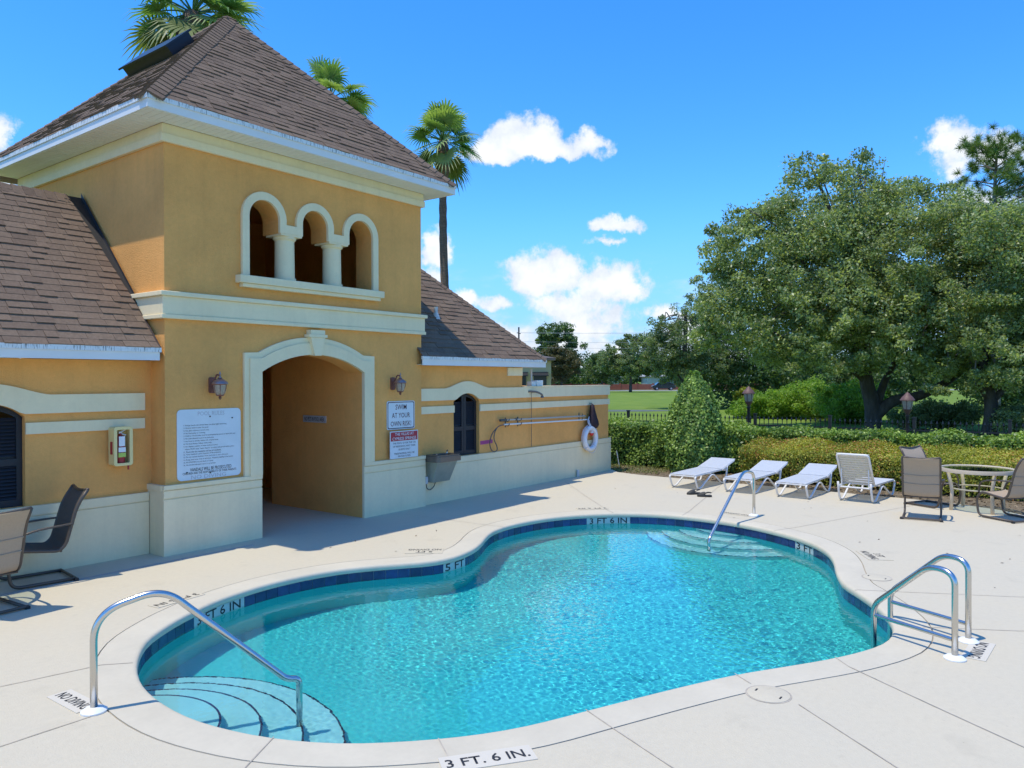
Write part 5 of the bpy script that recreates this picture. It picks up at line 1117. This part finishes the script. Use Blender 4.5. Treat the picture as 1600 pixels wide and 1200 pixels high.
tree('oak_tree', 'big spreading live oak with a forked dark trunk behind the fence', (38.7, 8.05), OAK, 215000, .155, 'oak_leaf', (.40, [(.0, 0, -.1), (-.05, 0, 1.0), (-.35, 0, 2.3), (-.6, .2, 4.5), (-.8, .3, 7.5)]),
     [(.30, .10, [(.1, 0, .6), (.8, -.3, 1.25), (2.1, -.6, 1.6), (3.6, -.8, 2.6), (5.0, -.8, 4.2)]), (.22, .07, [(.15, 0, 1.0), (.55, .1, 2.1), (1.2, .2, 3.4), (1.8, .3, 6.5)]), (.18, .06, [(-.3, 0, 2.1), (-1.4, -.3, 2.9), (-3.0, -.5, 3.4), (-5.2, -.6, 4.6)]), (.2, .06, [(-.6, .2, 4.0), (-2, .3, 6), (-3.6, .4, 8.5)]), (.16, .05, [(-.8, .3, 7), (-1.6, .3, 9.5), (-2.8, .2, 12.2)]), (.14, .05, [(-.7, .3, 6), (.6, .2, 8.5), (1.8, .1, 10.4)])], sub=84, spread=.165, seed=21, twigs=46, group=None)
OAKB = [(-1.2, 0, 7.0, 3.1, 3.4, 2.9), (1.2, 0, 6.6, 3.0, 3.4, 3.1), (-.1, -1.2, 3.3, 3.0, 2.2, 1.7), (3.8, 0, 5.6, 3.0, 3.2, 3.3), (-2.0, -.8, 2.7, 1.7, 1.6, 1.2), (1.9, -1, 2.2, 2.2, 1.7, 1.5), (4.6, -.5, 2.4, 2.2, 2, 1.6)]
tree('oak_tree', 'second live oak filling the right edge, its low boughs over the fence', (37.6, 3.35), OAKB, 125000, .14, 'oak_leaf', (.3, [(0, 0, -.1), (.1, 0, 1.2), (-.2, .1, 3), (.1, .2, 6.5)]), [(.16, .05, [(0, 0, 1.2), (1, -.2, 2.4), (2.6, -.3, 4.6)]), (.16, .05, [(0, 0, 1.4), (-1, -.2, 3), (-1.8, -.2, 6)])], sub=66, spread=.165, seed=22, twigs=24)
TC = [(0, 0, 4.9, 2.9, 3, 2.2), (1.75, 0, 3.5, 2.5, 2.6, 1.7), (.3, 0, 7.6, .9, .9, 1.5), (-1.5, 0, 4.3, 1.5, 1.6, 1.5), (3.3, .5, 8.0, 2.0, 2.2, 2.6), (4.8, .5, 5.5, 2.6, 2.6, 3.0), (-2.4, 0, 4.6, 1.7, 2, 1.4), (-1.7, 0, 6.2, 1.2, 1.3, 1.0), (-.4, 0, 2.6, 2.6, 2, 1.0)]
tree('oak_tree', 'loose grey-green oak left of the big oak, its thin top twigs against the sky', (55.9, 25.5), TC, 60000, .17, 'oak_leaf_dull', (.25, [(0, 0, -.1), (.1, 0, 1.5), (.2, 0, 4), (.3, 0, 7.6)]), [(.1, .03, [(.1, 0, 2), (-.8, 0, 3.4), (-1.6, 0, 4.6)]), (.12, .04, [(.1, 0, 2), (1.6, 0, 4), (3.2, .3, 8)])], sub=46, spread=.17, seed=23, twigs=20)
# pine
t = thing('pine_tree', 'tall pine with tufted needles at the top right', 'tree', (56.6, 4.7, -.06)); b0 = (56.6, 4.7, 0); rg = np.random.default_rng(31); mb = MB(); limb(mb, [local(b0, 0, 0, -.1), local(b0, .2, 0, 6), local(b0, -.1, 0, 12), local(b0, .1, 0, 17.0)], .28, .06); mb.build('trunk', 'bark_pale', t, smooth='all')
tips = []; mb = MB()
for k in range(58):
    z = rg.uniform(9.5, 17.3); L_ = rg.uniform(1.6, 4.4)*(1.15-.55*(z-9.5)/7.6); a = rg.uniform(0, 2*np.pi); p0 = Vector(local(b0, 0, 0, z-.5)); p1 = Vector(local(b0, L_*math.cos(a), L_*math.sin(a), z+rg.uniform(-.2, .6)))
    mb.tube(bez([p0, p0.lerp(p1, .5)+Vector((0, 0, .12)), p1], 4), [.055-.04*i/8 for i in range(9)], 5)
    for q in range(7): tips.append(np.array(p0.lerp(p1, rg.uniform(.45, 1.02)))+rg.normal(0, .26, 3))
tag(mb.build('branches', 'bark_pale', t, smooth='all'), kind='stuff'); tips = np.array(tips)
def needles():
    n = 80; k = len(tips); c = np.repeat(tips, n, 0); d = rg.normal(size=(k*n, 3)); d[:, 2] += .45; d /= np.linalg.norm(d, axis=1, keepdims=True); L_ = rg.uniform(.26, .46, (k*n, 1)); s = np.cross(d, rg.normal(size=(k*n, 3))); s /= np.linalg.norm(s, axis=1, keepdims=True); w = .012
    V = np.stack([c-s*w, c+s*w, c+d*L_+s*w*.4, c+d*L_-s*w*.4], 1).reshape(-1, 3)-np.array(parent_world(t)); me = bpy.data.meshes.new('needles'); me.vertices.add(len(V)); me.vertices.foreach_set('co', V.ravel()); me.loops.add(len(V)); me.loops.foreach_set('vertex_index', np.arange(len(V))); me.polygons.add(len(V)//4); me.polygons.foreach_set('loop_start', np.arange(0, len(V), 4)); me.update()
    at = me.attributes.new('tone', 'FLOAT', 'POINT'); at.data.foreach_set('value', np.repeat(np.clip(np.repeat(rg.normal(.5, .25, k), n)+rg.normal(0, .15, k*n), 0, 1), 4).astype(np.float32)); me.materials.append(MATS['pine_needle']); o = bpy.data.objects.new('crown', me); COL.objects.link(o); o.parent = t; o['kind'] = 'stuff'
needles()
# palms behind the pool house
def palm(label, x, y, z, R, trunk_r, seed, n=30, lean=.0, topshag=1.0, low=-.55):
    """fan palm: z is the height of the crown's heart, R the reach of its fronds"""
    t = thing('fan_palm', label, 'palm tree', (x, y, -.06), group='fan palms behind the pool house'); rg = np.random.default_rng(seed); mb = MB()
    pts = [(x+lean, y, -.06), (x+lean*.7+.06, y, z*.3), (x+lean*.3-.05, y, z*.65), (x, y, z)]; p = bez(pts, 14); m = len(p); rr = [trunk_r*(1.15-.25*i/m)*(1+.06*math.sin(i*2.9)) for i in range(m)]
    for i in range(m):
        if p[i].z > z-1.5: rr[i] = trunk_r*(1.0+.9*math.sin(min(1, (p[i].z-z+1.5)/1.5)*math.pi)**.8)
    mb.tube(p, rr, 12); mb.build('trunk', 'palm_bark', t, smooth='all')
    H = Vector((x, y, z)); 
    for k in range(n):
        a = rg.uniform(0, 2*np.pi); el = math.radians(rg.uniform(low*60, 62)) if k > 3 else math.radians(rg.uniform(55, 85)); pl = R*rg.uniform(.42, .56); dry = el < math.radians(-22)
        d = Vector((math.cos(a)*math.cos(el), math.sin(a)*math.cos(el), math.sin(el))); sag = Vector((0, 0, -.10*R*(1-math.sin(max(el, 0)))))
        e = H+d*pl+sag; mbp = MB(); mbp.tube(bez([H, H+d*pl*.5+sag*.2, e], 3), [.028, .024, .02, .018, .016, .014, .012], 5)
        fd = (e-(H+d*pl*.5+sag*.2)).normalized(); side = fd.cross(Vector((0, 0, 1))); side = side.normalized() if side.length > .05 else Vector((1, 0, 0)); nrm = side.cross(fd).normalized(); fr = R*rg.uniform(.44, .58); nb = 24; mf = MB(); tone0 = rg.normal(.5, .2)
        roll = rg.uniform(-.5, .5); side, nrm = side*math.cos(roll)+nrm*math.sin(roll), nrm*math.cos(roll)-side*math.sin(roll)
        for j in range(nb):
            an = math.radians(-128+256*j/(nb-1)); ll = fr*(1-.26*abs(math.sin(an*.62)))*rg.uniform(.93, 1.05); dirn = (fd*math.cos(an)+side*math.sin(an)); fold = nrm*(.18*abs(math.sin(an))); dirn = (dirn+fold).normalized(); wv = dirn.cross(nrm).normalized(); w0 = .5*ll*2*math.pi/180*(256/(nb-1))*.55
            q0 = e; q1 = e+dirn*ll*.42+Vector((0, 0, -.01*ll)); q2 = e+dirn*ll*.76+Vector((0, 0, -.06*ll*(1+rg.random()))); q3 = e+dirn*ll*1.02+Vector((0, 0, -.20*ll*(1+.8*rg.random()))); o = len(mf.v)
            for q_, w in ((q0, w0*.15), (q1, w0*.52), (q2, w0*.28), (q3, w0*.03)): mf.v += [tuple(q_-wv*w), tuple(q_+wv*w)]
            mf.f += [(o, o+1, o+3, o+2), (o+2, o+3, o+5, o+4), (o+4, o+5, o+7, o+6)]; tn = min(1, max(0, tone0+rg.normal(0, .12))); mf.t += [tn]*8
        f = mf.build('frond', 'palm_dry' if dry else 'palm_leaf', t, tone=True, recalc=False); mbp.build('stalk', 'palm_leaf', f, smooth='all')
    return t
palm('tall fan palm standing clear beside the tower roof', 21.6, 19.6, 11.35, 1.70, .155, 41, n=34, lean=.25, low=-.75)
palm('fan palm whose crown shows above the peak of the tower roof', 9.55, 16.3, 10.65, 1.7, .2, 42, n=40, low=-.85)
palm('fan palm half hidden behind the right slope of the tower roof', 14.55, 17.6, 10.45, 1.42, .16, 43, n=30)
# ------------------------------------------------------------------ shrubs and woodland behind the oak
def bush(label, x, y, r, h, m, n, size, seed, group=None, name='bush'):
    t = thing(name, label, 'bush', (x, y, -.06), group); rg = np.random.default_rng(seed); E = [((x+rg.uniform(-.5, .5)*r, y+rg.uniform(-.5, .5)*r, h*rg.uniform(.3, .62)), (r*rg.uniform(.5, .8), r*rg.uniform(.5, .8), h*rg.uniform(.32, .42))) for _ in range(5)]
    P, T = clumpy(E, n, 18, .3, seed, .3); P[:, 2] = np.abs(P[:, 2]); leaves('foliage', P, size, T, m, t, .5); mb = MB()
    for k in range(5): mb.tube([(x, y, -.06), (x+rg.uniform(-.4, .4)*r, y+rg.uniform(-.4, .4)*r, h*.6)], .03, 5)
    mb.build('stems', 'bark', t)
bush('bright lime bush under the oak, right beside the left lamp post', 46.5, 13.9, 2.1, 2.3, 'lime_leaf', 18000, .14, 51); bush('bright lime bush midway between lamp post and oak trunk', 44.0, 11.2, 2.1, 2.2, 'lime_leaf', 18000, .13, 52); bush('broad pale green bush left of the oak trunk', 43.0, 9.6, 2.1, 2.2, 'lime_leaf', 18000, .13, 53)
bush('yellow flowering bush left of the lamp post', 57.5, 21.2, 1.0, 1.7, 'yellow_leaf', 9000, .15, 54); bush('lime bush behind the cone shrub and lamp post', 52.0, 17.6, 1.8, 1.7, 'lime_leaf', 11000, .15, 55)
bush('loose lime bush at the left end of the bright row behind the lamp post', 45.8, 15.7, 1.7, 1.5, 'lime_leaf', 11000, .14, 59); bush('tall lime bush at the back of the bright row left of the oak', 48.5, 13.0, 2.0, 2.3, 'lime_leaf', 13000, .15, 60); bush('lime bush touching the left side of the oak trunk', 45.7, 10.6, 1.8, 1.9, 'lime_leaf', 12000, .14, 63)
bush('low dark bush by the oak trunk at the fence', 39.5, 6.4, 1.3, 1.3, 'oak_leaf', 12000, .11, 56); bush('dark bush under the right oak at the frame edge', 36.5, 1.6, 1.7, 1.5, 'oak_leaf_dull', 15000, .11, 57); bush('dark bush between the two oak trunks', 39.3, 5.0, 1.5, 1.5, 'oak_leaf_dull', 13000, .11, 58)
def woods(name, label, c, r0, r1, d0, d1, h0, h1, n, size, m, seed):
    rg = np.random.default_rng(seed); k = int((r1-r0)*.9)+4; E = []
    for _ in range(k): r = rg.uniform(r0, r1); h = rg.uniform(h0, h1); E.append((local(c, r, rg.uniform(d0, d1), h*.5), (rg.uniform(1.8, 3.4), rg.uniform(1.8, 3.4), h*.5)))
    P, T = clumpy(E, n, 30, .25, seed, .3); P[:, 2] = np.abs(P[:, 2]); o = leaves(name, P, size, T-.1, m, None, .6); tag(o, kind='stuff', label=label)
woods('woods', 'dark woodland behind the oaks', (62, 14, 0), -9, 26, 0, 9, 3.5, 8.5, 90000, .26, 'far_leaf', 61)
woods('treeline', 'distant line of trees along the horizon', (165, 78, 0), -70, 110, 0, 25, 4.5, 8.5, 90000, .62, 'far_leaf', 62)
FT = lambda name, label, base, ells, n, size, m, seed, tr=.3, th=3.0: tree(name, label, base, ells, n, size, m, (tr, [(0, 0, -.1), (.05, 0, th*.5), (0, 0, th)]), sub=34, spread=.24, seed=seed, shell=.35)
FT('broad_tree', 'tall dense dark tree rising behind the roof corner', (141.6, 94.5), [(0, 0, 11.5, 4.3, 4.5, 4.2), (-2.6, 0, 8, 3.4, 4, 4), (2.6, 0, 8, 3.6, 4, 4.5), (0, 0, 5, 5.2, 5, 4)], 26000, .5, 'far_leaf', 71, .4, 5)
FT('broad_tree', 'rusty green tree in front of the tall dark tree', (132.0, 87.0), [(-1.2, 0, 7.3, 2.4, 2.6, 2.4), (.8, 0, 5.5, 3.4, 3, 3.4), (-2.2, 0, 4.6, 2.4, 2.4, 3)], 16000, .42, 'rust_leaf', 72, .3, 3)
FT('broad_tree', 'spreading oak standing alone on the far lawn by the road', (122.1, 65.65), [(-1.6, 0, 7.2, 2.7, 3, 2.4), (1.6, 0, 7.6, 2.6, 3, 2.6), (-3.6, 0, 5.2, 2.4, 3, 2.0), (3.4, 0, 5.0, 2.8, 3, 2.2), (0, -1, 4.6, 3.6, 3, 1.8), (.2, 0, 9.4, 1.3, 1.4, 1.1), (4.6, 0, 3.6, 1.6, 2, 1.2)], 30000, .34, 'oak_leaf_dull', 73, .3, 4)
FT('broad_tree', 'soft green tree between the tall dark tree and the lone oak', (140, 82), [(0, 0, 5, 3.2, 3, 3.0), (2.5, 0, 4, 2.4, 3, 2.4)], 11000, .45, 'far_leaf', 74, .25, 2)
FT('broad_tree', 'dull green tree behind the parked car', (158, 70.5), [(0, 0, 5.4, 3.6, 3.4, 3.0), (3.0, 0, 4.4, 3, 3, 2.6), (-2.4, 0, 4.0, 2.6, 3, 2.6)], 14000, .48, 'far_leaf', 75, .3, 2)
# ------------------------------------------------------------------ far buildings, road things
mat('far_tan', (.66, .47, .25), .9); mat('far_roof', (.12, .10, .09), .9, var=.1); mat('far_white', (.66, .67, .68), .8); mat('far_grey', (.36, .37, .39), .8); mat('far_glass', (.03, .035, .04), .15); mat('red_wall', (.33, .10, .07), .9, var=.12, vscale=2); mat('car_paint', (.012, .016, .028), .25, coat=.6); mat('car_glass', (.02, .024, .03), .08); mat('tyre', (.012, .012, .012), .85); mat('wire', (.06, .06, .065), .6); mat('cable', (.22, .25, .29), .6)
def house_far(name, label, c, w, d, h, rh, mw, mr, wins, over=.5):
    c = Vector((c[0], c[1], -.06)); t = thing(name, label, 'house', c); P = lambda r, dd, z: tuple(c+RV*r+FV*dd+Vector((0, 0, z+.06)))
    mb = MB(); mb.hexa([P(-w/2, 0, -.06), P(w/2, 0, -.06), P(w/2, d, -.06), P(-w/2, d, -.06)], [P(-w/2, 0, h), P(w/2, 0, h), P(w/2, d, h), P(-w/2, d, h)]); mb.build('wall', mw, t)
    o = over; a = [P(-w/2-o, -o, h), P(w/2+o, -o, h), P(w/2+o, d+o, h), P(-w/2-o, d+o, h)]; a1 = [P(-w/2-o, -o, h+.16), P(w/2+o, -o, h+.16), P(w/2+o, d+o, h+.16), P(-w/2-o, d+o, h+.16)]; ri = min(w, d)/2; top = [P(-w/2+ri*.9, d/2-.05, h+rh), P(w/2-ri*.9, d/2-.05, h+rh), P(w/2-ri*.9, d/2+.05, h+rh), P(-w/2+ri*.9, d/2+.05, h+rh)]
    mb = MB(); mb.hexa(a, a1); mb.hexa([Vector(p)+Vector((0, 0, .003)) for p in a1], top); mb.build('roof', mr, t)
    for (r, z0, ww, hh, hood) in wins:
        mb = MB(); mb.hexa([P(r-ww/2, -.06, z0), P(r+ww/2, -.06, z0), P(r+ww/2, -.01, z0), P(r-ww/2, -.01, z0)], [P(r-ww/2, -.06, z0+hh), P(r+ww/2, -.06, z0+hh), P(r+ww/2, -.01, z0+hh), P(r-ww/2, -.01, z0+hh)]); f = mb.build('window', 'far_glass', t)
        if hood: mb = MB(); mb.hexa([P(r-ww/2-.1, -.55, z0+hh-.12), P(r+ww/2+.1, -.55, z0+hh-.12), P(r+ww/2+.1, -.03, z0+hh+.08), P(r-ww/2-.1, -.03, z0+hh+.08)], [P(r-ww/2-.1, -.55, z0+hh-.07), P(r+ww/2+.1, -.55, z0+hh-.07), P(r+ww/2+.1, -.03, z0+hh+.13), P(r-ww/2-.1, -.03, z0+hh+.13)]); mb.build('hood', 'bronze', f)
    return t
house_far('neighbour_house', 'tan neighbouring house with dark window hoods behind the low wall', (37.3-.603*6, 25.3+.798*6), 12, 9, 3.40, 1.0, 'far_tan', 'far_roof', [(5.35, 1.5, .75, 1.1, True), (4.15, 1.5, .75, 1.1, True), (1.2, 1.5, .9, 1.1, True)], over=.25)
house_far('far_house', 'small white house with a grey roof beyond the far road, left of the lone oak', (165, 98), 11, 8, 2.7, 2.0, 'far_white', 'far_grey', [(-2, 1, 1.4, 1.2, False), (2, .1, 2.4, 2.1, False)])
house_far('far_house', 'pale house with a grey roof beyond the far road, behind the parked car', (172, 80), 14, 9, 2.8, 2.4, 'far_white', 'far_grey', [(-3, 1, 1.6, 1.2, False), (1.5, .1, 4, 2.2, False)])
t = thing('brick_wall', 'long low red boundary wall along the far road', 'wall', (150, 78, -.06)); c = Vector((150, 78, -.06))
for k in range(16):
    a, b = c+RV*(-26+k*3.6), c+RV*(-26+k*3.6+3.25); mb = MB(); n_ = FV*.12; mb.hexa([a, b, b+n_, a+n_], [p+Vector((0, 0, 1.25)) for p in (a, b, b+n_, a+n_)]); mb.build('panel', 'red_wall', t)
    a2, b2 = b+RV*.003-FV*.08, b+RV*.347-FV*.08; mb = MB(); n_ = FV*.3; mb.hexa([a2, b2, b2+n_, a2+n_], [p+Vector((0, 0, 1.45)) for p in (a2, b2, b2+n_, a2+n_)]); mb.build('pier', 'red_wall', t)
def car(label, c):
    c = Vector((c[0], c[1], -.045)); t = thing('parked_car', label, 'car', c); P = lambda r, d, z: tuple(c+RV*r+FV*d+Vector((0, 0, z))); FC = lambda u, v, d: P(u, d, v)
    body = [(-2.35, .35), (-2.4, .75), (-2.3, 1.0), (-1.95, 1.08), (-1.75, 1.1), (-1.25, 1.62), (-.4, 1.72), (1.2, 1.68), (1.95, 1.25), (2.3, 1.05), (2.38, .7), (2.35, .35)]; mb = MB(); mb.prism([body], FC, 0, 1.8); mb.build('body', 'car_paint', t, bevel=.06)
    for d in (-.012, 1.801): mb = MB(); mb.prism([[(-1.55, 1.12), (-1.15, 1.55), (-.4, 1.62), (-.35, 1.12)]], FC, d, d+.011); mb.prism([[(-.25, 1.12), (-.3, 1.63), (.55, 1.62), (.6, 1.12)]], FC, d, d+.011); mb.prism([[(.7, 1.12), (.65, 1.61), (1.15, 1.58), (1.75, 1.2), (1.7, 1.12)]], FC, d, d+.011); mb.build('window', 'car_glass', t)
    for r in (-1.5, 1.45):
        for d in (-.02, 1.6): mb = MB(); mb.tube([P(r, d, .36), P(r, d+.22, .36)], .36, 18); w = mb.build('wheel', 'tyre', t); mb = MB(); mb.tube([P(r, d-.012, .36), P(r, d+.232, .36)], .2, 14); mb.build('rim', 'far_grey', w)
    for r, m in ((-2.37, 'red_wall'), (2.30, 'far_white')): mb = MB(); mb.hexa([P(r-.03, .1, .82), P(r+.1, .1, .82), P(r+.1, .45, .82), P(r-.03, .45, .82)], [P(r-.03, .1, .95), P(r+.1, .1, .95), P(r+.1, .45, .95), P(r-.03, .45, .95)]); mb.build('light', m, t)
car('dark blue SUV parked on the far road beside the red wall', (145.0, 70.1))
PO = [Vector((96.4, 71.5, -.06)), Vector((118.0, 18.0, -.06))]
for p, lb in zip(PO, ('dark utility pole rising behind the right roof slope', 'dark utility pole hidden among the oaks')):
    t = thing('utility_pole', lb, 'pole', p); mb = MB(); mb.lathe([(.17, -.06), (.12, 10.5)], p.x, p.y, 8); mb.build('pole', 'wire', t, smooth=True); d = (PO[1]-PO[0]).normalized(); n_ = Vector((-d.y, d.x, 0)); mb = MB(); mb.tube([p+n_*1.1+Vector((0, 0, 9.6)), p-n_*1.1+Vector((0, 0, 9.6))], .06, 6); mb.build('crossarm', 'wire', t)
t = thing('power_line', 'thin overhead wires strung from the utility pole to the right', 'wires', PO[0]+Vector((0, 0, 9)))
for dz, dn in ((9.7, 1.0), (9.7, -1.0), (8.3, 0), (7.4, 0)):
    mb = MB(); d = (PO[1]-PO[0]).normalized(); n_ = Vector((-d.y, d.x, 0)); pts = [PO[0].lerp(PO[1], k/20)+n_*dn+Vector((0, 0, dz-.5*4*(k/20)*(1-k/20))) for k in range(21)]; mb.tube(pts, .014, 4); mb.build('wire', 'cable', t)
